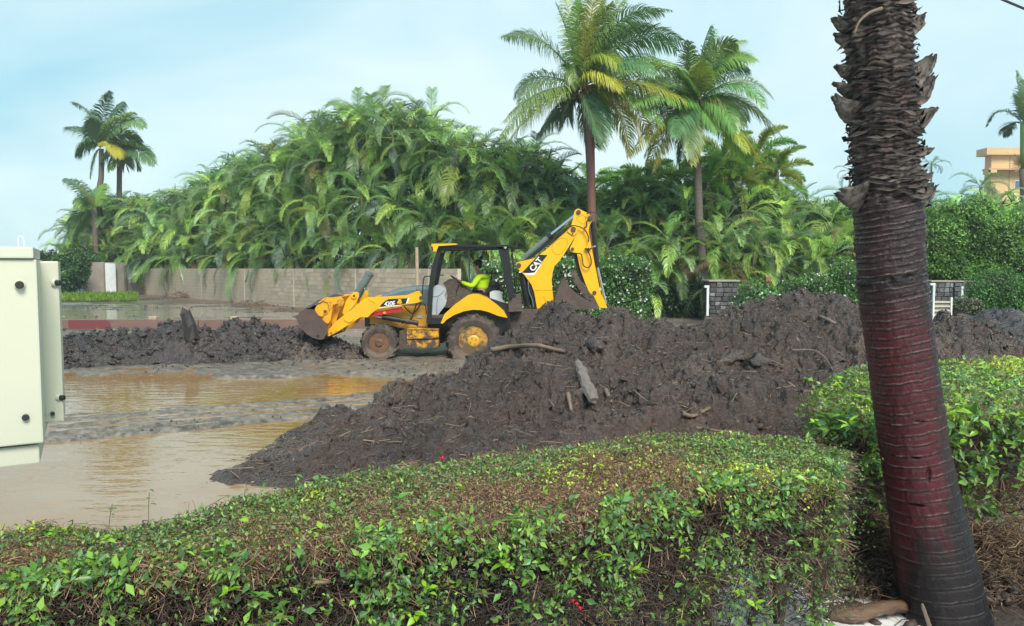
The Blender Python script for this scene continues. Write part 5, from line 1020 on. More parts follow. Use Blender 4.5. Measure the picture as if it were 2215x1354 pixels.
z_split = at(0, 428, TY).z; z_mid = at(0, 655, TY).z; z_low = at(0, 1150, TY).z
# ring scars: heights along the trunk, tighter towards the top
rings = []; z = zt_[0] + .04
while z < z_split: t_ = (z - zt_[0])/(z_mid - zt_[0]); rings.append(z); z += (.086 - .034*min(t_, 1))*random.uniform(.85, 1.15) if z < z_mid else random.uniform(.028, .05)
CR, CI = np.cos(AA), np.sin(AA); tilt = -.05*CR*rr_[3]*4*.6
Zr = ZZ + .042*(-CR)*1. + .010*fbm(CR*1.5, CI*1.5, ZZ*3, o=3, s=5) + .004*fbm(CR*7, CI*7, ZZ*12, o=2, s=8)
rg = np.zeros_like(ZZ); gro = np.zeros_like(ZZ)
for q, zr in enumerate(rings):
    d = Zr - zr; brk = .5 + .55*vnoise(CR*3+q*7.3, CI*3, ZZ*0, 3) + .5*vnoise(CR*22+q*3.3, CI*22, ZZ*0, 4); w_ = .0038; rg += np.clip(brk, 0, 1.2)*np.exp(-(d/w_)**2); gro += np.exp(-((d+.014)/.010)**2)
low = ZZ < z_split; rg = rg*low; gro = gro*low
R0 = np.interp(ZZ, zt_, rr_); disp = .0034*rg - .0045*gro + .0022*fbm(CR*14, CI*14, ZZ*20, o=3, s=2) + .004*fbm(CR*4, CI*4, ZZ*9, o=4, s=1)*low
midz = sstep(z_mid-.1, z_mid+.1, ZZ)*low; disp += midz*(.012*fbm(CR*2.2, CI*2.2, Zr*26, o=4, s=15) )
for (px, py, w_, h_) in ((1994, 913, .030, .007), (2010, 1028, .012, .045), (1990, 1097, .034, .008), (1985, 993, .02, .006), (1950, 995, .012, .005), (1900, 852, .012, .005)):     # cuts in the bark
    p = at(px, py, TY); ax_ = (np.interp(ZZ, zt_, cx_) + R0*CR - p.x)/w_; az_ = (ZZ - p.z)/h_; disp -= .022*np.exp(-(ax_**2 + az_**2)**1.5)*(CI < 0)
# a torn dark band across the middle
tb = at(0, 600, TY).z; db = np.exp(-((Zr - tb)/.035)**2); disp += db*.014*fbm(CR*3, CI*3, Zr*30, o=4, s=33)*2
# fibrous upper half: stacked, torn sheath edges
up = sstep(z_split-.015, z_split+.02, Zr)
sz = 30.; ph = Zr*sz + .9*fbm(CR*1.6, CI*1.6, ZZ*1.5, o=2, s=50) + .22*fbm(CR*5, CI*5, ZZ*4, o=2, s=51); fr = ph - np.floor(ph); lay = np.floor(ph)
amp = .5 + .9*np.abs(vnoise(CR*2.5+lay*3.1, CI*2.5, lay*1.7, 60)); saw = (1-fr)**.6*amp*.036
rag = .014*np.clip(fbm(CR*3.5, CI*3.5, ZZ*34, o=4, s=61), -.3, 1) + .045*np.clip(fbm(CR*2.4, CI*2.4, ZZ*5, o=2, s=66) - .18, 0, 1)
disp = disp + up*(saw + rag - .032)
RRr = R0 + disp; cx = np.interp(ZZ, zt_, cx_); X = cx + RRr*CR; Yc = TY + .21 + RRr*CI + .0*ZZ
V = np.stack([X, Yc, ZZ], -1).reshape(-1, 3); I = np.arange(NZ*NA).reshape(NZ, NA); J2 = np.roll(I, -1, 1); F = np.stack([I[:-1], J2[:-1], J2[1:], I[1:]], -1).reshape(-1, 4)
# pigments: maroon bark, black rot on one flank of the foot, grey tan fibres above
n1_ = fbm(CR*1.5, CI*1.5, ZZ*2.2, o=4, s=70); n2_ = fbm(CR*6, CI*6, ZZ*9, o=3, s=71)
red = np.array([.058, .004, .007]); brn = np.array([.020, .009, .010]); blk = np.array([.004, .004, .005]); tan_ = np.array([.11, .08, .068]); drk = np.array([.016, .012, .012])
def mixc(a, b, t): return a*(1-t[..., None]) + b*t[..., None]
st_ = fbm(CR*9, CI*9, ZZ*1.1, o=3, s=79)
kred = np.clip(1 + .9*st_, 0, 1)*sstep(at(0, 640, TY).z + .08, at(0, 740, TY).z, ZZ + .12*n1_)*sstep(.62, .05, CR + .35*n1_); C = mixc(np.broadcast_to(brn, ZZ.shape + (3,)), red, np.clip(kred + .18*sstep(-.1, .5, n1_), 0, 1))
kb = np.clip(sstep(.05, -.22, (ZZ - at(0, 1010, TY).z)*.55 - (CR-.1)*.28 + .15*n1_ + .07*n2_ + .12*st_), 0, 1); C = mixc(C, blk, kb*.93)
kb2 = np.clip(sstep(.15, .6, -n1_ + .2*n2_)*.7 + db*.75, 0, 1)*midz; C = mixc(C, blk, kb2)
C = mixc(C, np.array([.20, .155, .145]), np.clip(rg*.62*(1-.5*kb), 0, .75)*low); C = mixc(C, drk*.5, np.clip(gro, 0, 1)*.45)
tf = np.clip(.45 + .9*n2_ + .5*(fr-.4) + .35*fbm(CR*3, CI*3, ZZ*40, o=2, s=72), 0, 1); U = mixc(np.broadcast_to(drk, ZZ.shape + (3,)), tan_, tf**1.3)
U = mixc(U, np.array([.15, .075, .07]), np.clip(n1_*1.2, 0, .6)); C = mixc(C, U, up); C = C*(1 + .18*n2_[..., None])
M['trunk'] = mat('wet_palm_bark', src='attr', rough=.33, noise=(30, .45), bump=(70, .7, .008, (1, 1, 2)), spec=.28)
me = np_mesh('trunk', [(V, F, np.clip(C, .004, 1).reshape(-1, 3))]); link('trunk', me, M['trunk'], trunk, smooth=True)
# old leaf bases standing off the trunk
M['boot'] = mat('leaf_base_fibre', src='attr', rough=.75, noise=(30, .35), bump=(40, .6, .01, (1, 1, .3)))
def boot(px0, py0, tip, width, seed, side=1, th=.03, yoff=0.):
    """a tapering scooped stub from its seat on the trunk to its tip"""
    g = np.random.default_rng(seed); yoff = .14 + yoff*.4; tip = (tip[0] + (20 if side > 0 else -13), tip[1]); a = np.array(at(px0, py0, TY+yoff)); b = np.array(at(*tip, TY+yoff+.0)); n, m_ = 22, 13; d = b-a
    s = np.linspace(0, 1, n)[:, None]; u = np.linspace(-1, 1, m_)[None]; wd = width*(1 - s**1.1*.84)*(1 + .10*vnoise(s*6, u*0, 0, seed)); ax = unit(np.array([0, 0, 1.])*0 + np.cross(d, np.array([0, 1., 0]))); outv = np.array([0, 1., 0])
    bend = .16*np.sin(s*pi)*side; P = a + d*s[..., None] + ax*(-bend*np.linalg.norm(d))[..., None]*.6 + ax*(u*wd*.5)[..., None]*.95 + outv*(u*wd*.5)[..., None]*.65
    cup = -.30*wd*(1-u**2); P = P + ax*cup[..., None]*side; rag_ = .022*vnoise(u*5+s*0, s*3, 0, seed+2)*s; P = P + (d/np.linalg.norm(d))*rag_[..., None]
    nrm = unit(np.cross(np.gradient(P, axis=0), np.gradient(P, axis=1))); P = P + nrm*(.006*fbm(u*8+s*0, s*22, 0, o=3, s=seed))[..., None]; Q = P + nrm*(th*(1-.5*s))[..., None]
    V = np.concatenate([P.reshape(-1, 3), Q.reshape(-1, 3)]); I = np.arange(n*m_).reshape(n, m_); q = n*m_
    F = [np.stack([I[:-1, :-1], I[:-1, 1:], I[1:, 1:], I[1:, :-1]], -1).reshape(-1, 4), np.stack([I[:-1, :-1], I[1:, :-1], I[1:, 1:], I[:-1, 1:]], -1).reshape(-1, 4) + q]
    for e in (I[0], I[-1], I[:, 0], I[:, -1]): F.append(np.stack([e[:-1], e[1:], e[1:]+q, e[:-1]+q], -1))
    sc = np.broadcast_to(s, (n, m_)).reshape(-1, 1); k = np.clip(.5 + fbm(u*4+s*0, s*9, 0, o=3, s=seed+5).reshape(-1, 1)*1.1 - .55*sstep(.6, 1, sc), 0, 1); Cc = np.array([.035, .026, .024])*(1-k) + np.array([.17, .14, .115])*k
    link('leaf_base', np_mesh('leaf_base', [(V, np.concatenate(F), np.concatenate([Cc, Cc*.8]))]), M['boot'], trunk, smooth=True)
for k, (x, y, tip, w_, sd, yo) in enumerate([(1960, 170, (2000, 118), .17, 1, .16), (1958, 215, (2002, 165), .18, 1, .14), (1962, 262, (2004, 232), .18, 1, .12), (1955, 60, (1980, 32), .16, 1, .12), (1975, 330, (1996, 320), .10, 1, .15), (1966, 398, (1992, 372), .16, 1, .08), (1968, 425, (2003, 398), .18, 1, .10),
        (1850, 190, (1817, 178), .07, -1, .2), (1858, 240, (1819, 206), .12, -1, .14), (1866, 418, (1826, 412), .16, -1, .05), (1850, 150, (1820, 140), .08, -1, .2), (1846, 60, (1818, 38), .06, -1, .2), (1848, 85, (1822, 72), .08, -1, .2), (1942, 385, (1962, 350), .14, 1, -.02)]): boot(x, y, tip, w_, 300+k, sd, yoff=yo)
# torn fibre shreds all over the upper half
g = np.random.default_rng(77); n = 650; za = g.uniform(z_split-.02, zt_[-1], n); an = g.uniform(0, 2*pi, n); r = np.interp(za, zt_, rr_) + .006; c = np.interp(za, zt_, cx_)
P = np.stack([c + r*np.cos(an), TY+.21 + r*np.sin(an), za], 1); tg = np.stack([-np.sin(an), np.cos(an), 0*an], 1); rad = np.stack([np.cos(an), np.sin(an), 0*an], 1)
D = tg*g.choice([-1, 1], n)[:, None] + rad*g.uniform(-.05, .10, (n, 1)) + np.array([0, 0, 1])*g.normal(.05, .16, (n, 1)); L_ = g.uniform(.04, .16, n); Cc = np.where(g.random((n, 1)) < .5, np.array([[.04, .03, .028]]), np.array([[.12, .09, .075]]))*g.uniform(.4, 1.3, (n, 1))
tag(link('bark_shred', np_mesh('bark_shred', [leaf_arr(P, D, rad + .3*rdir(n, g), L_, L_*g.uniform(.08, .25, n), Cc)]), M['boot'], trunk), kind='stuff')
# bent dry strand on the upper trunk
bm = BM(); add_tube(bm, smooth_path([at(x, y, TY-.02) for x, y in ((1908, 18), (1880, 28), (1858, 48), (1848, 74))], 5), lambda t: .011*(1-t*.5), 6); obj('dry_strand', bm, M['wood'], trunk, smooth=True)
# ---- what lies around its foot
fy = TY
M['log'] = mat('wet_log', (.12, .062, .032), .38, noise=(7, .45, (.3, 2, 2)), bump=(10, .8, .03, (.4, 3, 3)), spec=.7)
def log(name, label, pts, r, m='log', seed=1, cat='log', n=14, flat=.8):
    P = smooth_path(pts, 7); bm = BM(); gg = random.Random(seed); K = len(P)
    add_tube(bm, P, lambda t: (r*(.6 + .55*sin(min(1, t*1.3+.2)*pi*.8)) if callable(m) else r*(1-.35*t)), n)
    for v in bm.verts: v.co += Vector((gg.gauss(0, r*.07), gg.gauss(0, r*.07), gg.gauss(0, r*.08)))
    o = obj(name, bm, M[m], smooth=True, origin=P[len(P)//2]); return tag(o, label, cat)
log('log', 'wet brown broken branch lying against the left foot of the big trunk', [gnd(1795, 1322, .05), gnd(1850, 1330, .06), gnd(1900, 1316, .09), gnd(1960, 1310, .08)], .055, seed=3)
log('stick', 'short pale stick stuck upright before the foot of the big trunk', [gnd(2003, 1352, .02) + Vector((0, -.05, 0)), at(1995, 1308, 4.2)], .014, 'wood', 4, 'stick', 8)
def nest(name, label, c, rx, ry, h, n, seed, cols):
    g = np.random.default_rng(seed); P = np.stack([g.normal(0, .42, n)*rx, g.normal(0, .42, n)*ry, np.zeros(n)], 1); P[:, 2] = h*np.exp(-((P[:, 0]/rx)**2 + (P[:, 1]/ry)**2)*1.3)*g.uniform(.1, 1, n); D = rdir(n, g); D[:, 2] = D[:, 2]*.4 - .1; L_ = g.uniform(.05, .22, n); P = P + np.array(c); P[:, 2] = np.maximum(P[:, 2], .02)
    C = np.array(cols)[g.integers(0, len(cols), n)]*g.uniform(.5, 1.5, (n, 1)); r = g.uniform(.0012, .004, n); M_ = P + D*L_[:, None]*.5 + rdir(n, g)*.02; Q = P + D*L_[:, None] + rdir(n, g)*.03
    Pc, Sc = P[::4].copy(), g.uniform(.015, .05, len(P[::4])); Pc[:, 2] *= .55
    return tag(link(name, np_mesh(name, [twig_arr(P, M_, r, r, C), twig_arr(M_, Q, r, r*.5, C), lumps(Pc, Sc, np.tile([.05, .034, .026], (len(Pc), 1)), g)]), M['twig'], origin=(c[0], c[1], 0)), label, 'debris heap')
cs = [(.16, .09, .05), (.10, .055, .035), (.24, .16, .09), (.06, .035, .025)]
p = gnd(1915, 1275); nest('debris_heap', 'heap of brown roots and dry straw behind the left foot of the big trunk', (p.x-.02, p.y+.15, 0), .42, .45, .50, 5200, 1, cs)
p = gnd(2170, 1290); nest('debris_heap', 'heap of brown roots and twigs right of the big trunk under the right hedge', (p.x+.1, p.y+.25, 0), .75, .5, .42, 6500, 2, cs)
M['soil'] = mat('dark_soil', (.055, .038, .030), .5, noise=(6, .4), bump=(22, .9, .03)); bm = BM(); bmesh.ops.create_grid(bm, x_segments=90, y_segments=50, size=1)
for v in bm.verts:
    x, y = v.co.x, v.co.y; e = max(0, 1 - (x*x + y*y)); v.co = Vector((3.55 + x*1.18, 4.95 + y*.95, -.03 + .06*e**.6 + .03*float(fbm(np.array(x*9), np.array(y*6), o=4)))) 
tag(obj('soil_mound', bm, M['soil'], smooth=True), kind='structure')
# ================================================================ wood lying on the front mud heap
def on_pile(px, py, hf, guess=11., lift=.03):
    """where the line of sight meets the heap"""
    best = None
    for Y in np.arange(7.6, 15.5, .03):
        p = at(px, py, Y)
        if p.z <= hf(p.x, p.y): return Vector((p.x, p.y - .02, hf(p.x, p.y) + lift))
    p = gnd(px, py); p.z = lift; return p
def stick(label, pts, r, seed, m='wood', cat='branch', name='branch', hf=None, lift=.03):
    return log(name, label, [on_pile(x, y, hf or front_h, lift=lift) for x, y in pts], r, m, seed, cat, 10)
M['plank'] = mat('weathered_timber', (.21, .165, .14), .5, noise=(5, .35, (3, 3, .6)), bump=(12, 1, .03, (5, 5, 1)), spec=.6)
a, b = on_pile(1251, 812, front_h, lift=.14), on_pile(1283, 898, front_h, lift=.17); bm = BM(); add_tube(bm, [a + (b-a)*t + Vector((.012*sin(t*9), 0, .012*cos(t*14))) for t in [k/12 for k in range(13)]], lambda t: .050 + .028*sin(t*2.4) - (.02 if t > .95 else 0), 9); gg = random.Random(2)
for v in bm.verts: v.co += Vector([gg.gauss(0, .008) for _ in range(3)])
tag(obj('timber_log', bm, M['plank'], smooth=False, bevel=0, origin=(a+b)/2), 'weathered grey split log lying upright on the face of the big mud heap', 'log')
stick('long pale bare branch lying across the top of the big mud heap below the boom', [(1062, 762), (1110, 757), (1165, 758), (1222, 766)], .045, 1)
stick('thick broken root sticking out of the heap beside the rear wheel', [(918, 792), (950, 782), (992, 768)], .05, 2)
stick('thin straight cane lying at the foot of the heap above the green hedge', [(1505, 930), (1550, 938), (1600, 945)], .016, 3, cat='stick', name='stick')
stick('short dark forked branch near the foot of the big mud heap', [(1475, 915), (1500, 906), (1535, 896)], .028, 4)
stick('small upright stub of wood in the heap, right of the split log', [(1310, 850), (1322, 876)], .03, 5)
stick('short stub of wood in the heap, left of the split log', [(1228, 862), (1236, 895)], .03, 6)
stick('thin twig lying bare on the heap below the split log', [(1370, 855), (1400, 872), (1422, 884)], .010, 7, cat='twig', name='twig')
stick('pale rotten wood chunk near the ridge of the heap left of the big trunk', [(1772, 690), (1790, 700), (1806, 708)], .03, 8, m='plank')
log('palm_stalk', 'thin curved palm stalk arching over the heap left of the big trunk', [on_pile(1712, 772, front_h, lift=.06), on_pile(1760, 776, front_h, lift=.10), on_pile(1785, 790, front_h, lift=.08), on_pile(1800, 806, front_h, lift=.02)], .012, 'plank', 9, 'stalk', 6)
# stump standing in the left heap
bm = BM(); a = at(415, 735, 17.6); b = at(402, 676, 17.6); add_tube(bm, [a, (a+b)/2 + Vector((.02, 0, 0)), b], lambda t: .17-.055*t, 9); gg = random.Random(9)
for v in bm.verts:
    v.co += Vector((gg.gauss(0, .02), gg.gauss(0, .02), gg.gauss(0, .03)))
    if v.co.z > b.z - .05: v.co.z += gg.uniform(-.12, .14)
tag(obj('stump', bm, M['mud_dark'] if 'mud_dark' in M else mat('black_wood', (.03, .024, .022), .6, bump=(14, .8, .03)), origin=a), 'charred dark splintered stump standing in the left mud heap', 'stump')
# rocks of turned earth on the heap
g = np.random.default_rng(8)
for k, (px, py, s_, lb) in enumerate(((1645, 780, .20, 'big smooth clod of turned earth high on the heap, right one of a pair'), (1590, 775, .17, 'big flat clod of turned earth high on the heap, left one of a pair'), (1290, 770, .13, 'broad brown clod below the ridge of the heap near the pale branch'), (850, 862, .2, 'large grooved brown clod on the left shoulder of the heap'), (840, 925, .13, 'brown clod low on the left shoulder of the heap'))):
    p = on_pile(px, py, front_h); V, F, C = lumps(np.array([[p.x, p.y+.08, p.z-.05]]), np.array([s_]), np.array([[.075, .055, .048]]), np.random.default_rng(k+2), (IC2V, IC2F)); tag(link('earth_clod', np_mesh('earth_clod', [(V, F, C)]), M['mud'], smooth=False, origin=p), lb, 'clod')
# ================================================================ near hedges
def hedge(name, label, back, front, top, seed, nleaf, ntwig, nstem, skirt=.8, cols=None, lowden=.4, sz=.030, topbrown=.5, endfade=None, capend=True):
    """back / front: plan outlines along the hedge's length"""
    g = np.random.default_rng(seed); bx = np.array(back); fx = np.array(front); S = np.linspace(0, 1, len(bx)); Sf = np.linspace(0, 1, len(fx)); tp = np.array(top); St = np.linspace(0, 1, len(tp))
    def pos(s, t, z):
        b = np.stack([np.interp(s, S, bx[:, 0]), np.interp(s, S, bx[:, 1])], 1); f = np.stack([np.interp(s, Sf, fx[:, 0]), np.interp(s, Sf, fx[:, 1])], 1); p = f + (b-f)*t[:, None]
        h = np.interp(s, St, tp) + .065*fbm(p[:, 0]*1.8, p[:, 1]*1.8, o=3, s=seed) + .025*fbm(p[:, 0]*6, p[:, 1]*6, o=2, s=seed+40); return np.column_stack([p, h*z]), h
    root = empty(name, (bx[:, 0].mean(), fx[:, 1].mean(), 0), label, 'hedge')
    def colour(n, kind): c = np.array(kind)[g.integers(0, len(kind), n)]; return c*g.uniform(.6, 1.4, (n, 1))
    green = [(.12, .23, .05), (.18, .30, .055), (.07, .15, .055), (.12, .20, .10), (.20, .29, .06)]; brown = [(.24, .13, .07), (.17, .09, .05), (.30, .20, .09), (.26, .21, .08)]; bright = [(.20, .33, .04), (.26, .38, .035), (.15, .29, .04)]
    parts = []
    # clipped top
    n = int(nleaf*.62); s = g.random(n); t = g.uniform(-.02, 1.02, n); P, h = pos(s, t, 1 - np.abs(g.normal(0, .055, n))); edge = np.minimum(t, 1-t)
    P[:, 2] -= .06*sstep(.12, 0, edge)*g.random(n); bn = fbm(P[:, 0]*1.4, P[:, 1]*1.4, o=4, s=seed+3) + .3*g.normal(0, 1, n); isb = bn > (.55 - topbrown*sstep(1.0, .45, t)); C = np.where(isb[:, None], colour(n, brown), colour(n, green))
    yl = fbm(P[:, 0]*2.2, P[:, 1]*2.2, o=3, s=seed+6) > .18; C[yl & ~isb] *= np.array([2.0, 1.6, .9])
    if endfade: C *= (1 + endfade*s[:, None]*.9)
    D = rdir(n, g) + np.array([0, 0, .25]); L_ = sz*g.uniform(.5, 1.25, n)*np.where(isb, .75, 1); parts.append(leaf_arr(P, D, unit(rdir(n, g)*.8 + np.array([0, 0, .8])), L_, L_*np.where(isb, .4, .62), C))
    # front face, thinning downwards
    n = int(nleaf*.32); s = g.random(n); z = 1 - g.random(n)**1.25*.95; cl_ = np.repeat(np.arange(n//5+1), 5)[:n]; s = s[cl_]; z = z[cl_]; keep = g.random(n) < (lowden + (1-lowden)*sstep(.35, .95, z))*np.clip(.35 + 2.6*fbm(s*26, z*6, o=3, s=seed+9), .04, 1)*1.15; s, z = s[keep], z[keep]; n = len(s)
    P, h = pos(s, np.clip(g.normal(.03, .06, n) + .10*(1-z), -.12, .5), z); J_ = rdir(n, g); P += J_*g.uniform(.002, .022, (n, 1)); cl = colour(n, green)*np.array([1.1, 1.25, 1.0]); D = J_ + rdir(n, g)*.4 + np.array([0, -.5, -.05]); L_ = sz*g.uniform(.7, 1.5, n)*(1 + .8*(g.random(n) < .3)); kp = ~((s > .80) & (z < .72) & (g.random(n) < .45)) if capend else np.ones(n, bool)
    parts.append(leaf_arr(P[kp], D[kp], unit(rdir(n, g)*.7 + np.array([0, -.8, .3]))[kp], L_[kp], L_[kp]*.5, cl[kp]))
    # end face
    n = int(nleaf*.022); s = (1 if capend else 0) - (1 if capend else -1)*np.abs(g.normal(0, .03, n)); z = 1 - g.random(n)**1.6*.8; P, h = pos(s, g.random(n), z); P[:, :2] += g.normal(0, .07, (n, 2)); L_ = sz*g.uniform(.5, 1.2, n); parts.append(leaf_arr(P, rdir(n, g), rdir(n, g), L_, L_*.6, colour(n, green)*.8))
    # inside leaves, coloured darker to put the hedge's inner shade into them
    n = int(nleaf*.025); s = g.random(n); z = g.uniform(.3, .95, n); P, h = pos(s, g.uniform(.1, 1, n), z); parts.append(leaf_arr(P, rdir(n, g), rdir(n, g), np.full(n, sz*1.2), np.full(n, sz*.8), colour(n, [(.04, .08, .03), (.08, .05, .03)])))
    tag(link('leaf', np_mesh('leaf', parts), M['leaf'], root), kind='stuff')
    # twigs; the inner ones get a darker colour as shade inside the hedge
    tp_ = []
    n = ntwig; s = g.random(n); t = g.random(n); z = np.where(g.random(n) < .7, 1 - np.abs(g.normal(0, .06, n)), g.uniform(.35, 1, n)); P, h = pos(s, t, z); D = rdir(n, g); D[:, 2] = np.abs(D[:, 2])*.8 + .1; D = unit(D); L_ = g.uniform(.03, .12, n); A_ = P - D*L_[:, None]; r = g.uniform(.0007, .0020, n)
    tp_.append(twig_arr(A_, P + rdir(n, g)*.008, r*1.3, r*.6, colour(n, [(.20, .11, .07), (.28, .15, .09), (.12, .07, .05), (.36, .23, .15)])))
    n = int(ntwig*.9); s = g.random(n); t = g.random(n)*1.0; z = .05 + .87*g.random(n)**.85; P, h = pos(s, t, z); D = rdir(n, g); D[:, 2] = D[:, 2]*.7 + .35; D = unit(D); L_ = g.uniform(.05, .20, n); Q = P + D*L_[:, None]*.5 + rdir(n, g)*.02; E_ = Q + unit(D + rdir(n, g)*.6)*L_[:, None]*.5; r = g.uniform(.0012, .0042, n); cc = colour(n, [(.035, .024, .02), (.055, .036, .028), (.09, .06, .045)])
    E_[:, 2] = np.minimum(E_[:, 2], h*.99); kp = ~((s > (.80 if capend else .0)) & (z < .72) & (g.random(n) < (.72 if capend else .45)))
    tp_ += [twig_arr(P[kp], Q[kp], r[kp], r[kp]*.8, cc[kp]), twig_arr(Q[kp], E_[kp], r[kp]*.8, r[kp]*.5, cc[kp])]
    # long arching shoots above the top
    n = 130; s = g.random(n); P, h = pos(s, g.random(n), np.ones(n)*.99); D = unit(rdir(n, g)*.5 + np.array([0, 0, 1.])); L_ = g.uniform(.02, .10, n)**1.0; tp_.append(twig_arr(P, P + D*L_[:, None], np.full(n, .0014), np.full(n, .0007), colour(n, [(.16, .09, .05)])))
    tag(link('twig', np_mesh('twig', tp_), M['twig'], root), kind='stuff')
    # stems from the ground, forking
    gg = random.Random(seed)
    for k in range(nstem):
        s = (k + gg.random())/nstem; q = [pos(np.array([s + gg.uniform(-.02, .02)*j]), np.array([.5 + gg.uniform(-.15, .15)]), np.array([z_]))[0][0] for j, z_ in enumerate((0, .3, .6))]; bm = BM(); q[0][2] = -.03
        add_tube(bm, smooth_path(q, 3), lambda t: .028 - .012*t, 7)
        for f in range(6):
            b_ = Vector(q[gg.choice((1, 2))]); e = pos(np.array([min(1, max(0, s + gg.uniform(-.09, .09)))]), np.array([gg.uniform(0, 1)]), np.array([gg.uniform(.6, .92)]))[0][0]; m_ = (b_ + Vector(e))/2 + Vector((gg.uniform(-.06, .06), gg.uniform(-.06, .06), gg.uniform(-.03, .06))); add_tube(bm, smooth_path([b_, m_, Vector(e)], 3), lambda t: .012 - .008*t, 5)
        obj('stem', bm, M['stemb'], root, smooth=True)
    return root, pos, g
M['stemb'] = mat('hedge_stem', (.075, .05, .038), .6, noise=(20, .4), bump=(40, .5, .005))
def hp(px, py, z): p = gnd(px, py, z); return (p.x, p.y)
H1 = 1.10
b1 = [(-4.3, 3.05), hp(0, 1128, H1), hp(300, 1115, H1), hp(600, 1045, H1), hp(900, 998, H1), hp(1280, 946, H1), hp(1500, 938, H1), hp(1700, 944, H1), hp(1835, 962, H1)]
f1 = [(-4.2, 2.45), hp(0, 1245, H1), hp(300, 1215, H1), hp(600, 1190, H1), hp(900, 1150, H1), hp(1200, 1110, H1), hp(1450, 1062, H1), hp(1650, 1030, H1), hp(1815, 1010, H1)]
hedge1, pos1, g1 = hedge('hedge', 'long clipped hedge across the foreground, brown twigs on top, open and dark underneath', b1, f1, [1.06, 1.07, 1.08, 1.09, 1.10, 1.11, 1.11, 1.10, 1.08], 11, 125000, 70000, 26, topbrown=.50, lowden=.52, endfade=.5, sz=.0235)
H2 = 1.22
b2 = [hp(1760, 812, H2), hp(1850, 790, H2), hp(1950, 784, H2), hp(2050, 780, H2), hp(2215, 776, H2), hp(2420, 776, H2)]
f2 = [hp(1745, 905, H2), hp(1830, 900, H2), hp(1950, 892, H2), hp(2050, 888, H2), hp(2215, 885, H2), hp(2420, 885, H2)]
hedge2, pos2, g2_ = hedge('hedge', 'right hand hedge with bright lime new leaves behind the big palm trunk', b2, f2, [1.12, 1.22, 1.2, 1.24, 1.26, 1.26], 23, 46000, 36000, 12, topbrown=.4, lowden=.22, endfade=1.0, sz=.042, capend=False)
# young bright sprigs, every leaf of its own
def bigleaf_mesh(k):
    g = random.Random(k); bm = BM(); L_, W = 1, .46 + .1*g.random(); rows = [(0, .05), (.18, .62), (.40, 1), (.68, .72), (.88, .3), (1, .02)]; vs = []
    for (x, w_) in rows: z = -.22*x*x; vs.append([bm.verts.new((x, -W*w_*.5, z + .10*w_)), bm.verts.new((x, 0, z)), bm.verts.new((x, W*w_*.5, z + .10*w_))])
    for i in range(5):
        for j in range(2): bm.faces.new((vs[i][j], vs[i+1][j], vs[i+1][j+1], vs[i][j+1]))
    me = bpy.data.meshes.new('leaf'); bm.to_mesh(me); bm.free(); me.materials.append(M['young']); me.polygons.foreach_set('use_smooth', [True]*len(me.polygons)); return me
M['young'] = mat('young_leaf', src='obj', rough=.35, trans=.3, noise=(3, .15))
BL = [bigleaf_mesh(k) for k in range(3)]
def sprig(root, p, n, size, col, gg, up=.35):
    for k in range(n):
        az = k*2.4 + gg.uniform(-.3, .3); el = gg.uniform(-.5, .7) + up*.4; o = bpy.data.objects.new('leaf', gg.choice(BL)); COL.objects.link(o); o.parent = root; s = size*gg.uniform(.6, 1.15)
        o.matrix_local = Matrix.Translation(p - wloc(root) + Vector((gg.uniform(-.012, .012), gg.uniform(-.012, .012), gg.uniform(-.015, .02)))) @ Matrix.Rotation(az, 4, 'Z') @ Matrix.Rotation(-el, 4, 'Y') @ Matrix.Rotation(gg.uniform(-.6, .6), 4, 'X') @ Matrix.Scale(s, 4)
        q = gg.uniform(.75, 1.25); o.color = (col[0]*q, col[1]*q, col[2]*q, 1)
lime, mid = (.26, .46, .035), (.11, .25, .045)
gg = random.Random(5)
# sprigs seen on the front face and top of the long hedge, at their distance on its face
def face_y(px): return float(np.interp(px, [0, 300, 600, 900, 1200, 1450, 1650, 1815], [f[1] for f in f1[1:]]))
for (px, py, n, sz_, c) in [(487, 1275, 5, .052, lime), (1110, 1120, 7, .06, lime), (1500, 1110, 7, .05, lime), (1480, 1195, 8, .05, lime), (1090, 1215, 8, .055, lime), (1300, 1205, 7, .048, lime), (1385, 1235, 7, .048, lime), (895, 1330, 8, .06, lime), (1600, 1280, 8, .05, lime), (1635, 1310, 6, .055, lime), (925, 1275, 7, .045, lime), (775, 1245, 5, .05, mid), (540, 1135, 5, .04, lime), (230, 1170, 6, .04, lime), (400, 1185, 6, .045, lime), (110, 1160, 5, .045, lime), (690, 1145, 5, .05, lime), (830, 1130, 4, .04, lime), (1230, 1160, 6, .04, mid), (1240, 1280, 7, .05, mid), (1130, 1310, 7, .055, mid), (1350, 1300, 6, .045, mid), (240, 1280, 7, .05, mid), (560, 1290, 6, .055, mid), (600, 1320, 6, .05, mid), (60, 1250, 6, .045, mid), (1720, 1170, 6, .045, mid), (1740, 1255, 5, .045, mid)]:
    Yf = face_y(px) - .05; top = py < 1190 and at(px, py, Yf).z > 1.05
    p = at(px, py, Yf) if not top else gnd(px, py, 1.12)
    sprig(hedge1, p, n, sz_, c, gg)
for (px, py) in ((440, 1105), (570, 1055), (640, 1035), (690, 1040), (760, 1030), (870, 1020), (960, 1010), (1060, 995), (1120, 1030), (1240, 1000), (1350, 975), (1420, 960), (1500, 990), (1560, 960), (1640, 965), (1750, 985), (1300, 1010), (1180, 1060), (1000, 1060), (860, 1080), (720, 1100)): sprig(hedge1, gnd(px, py, 1.14), gg.randint(3, 5), gg.uniform(.035, .055), mid if px < 900 else lime, gg)
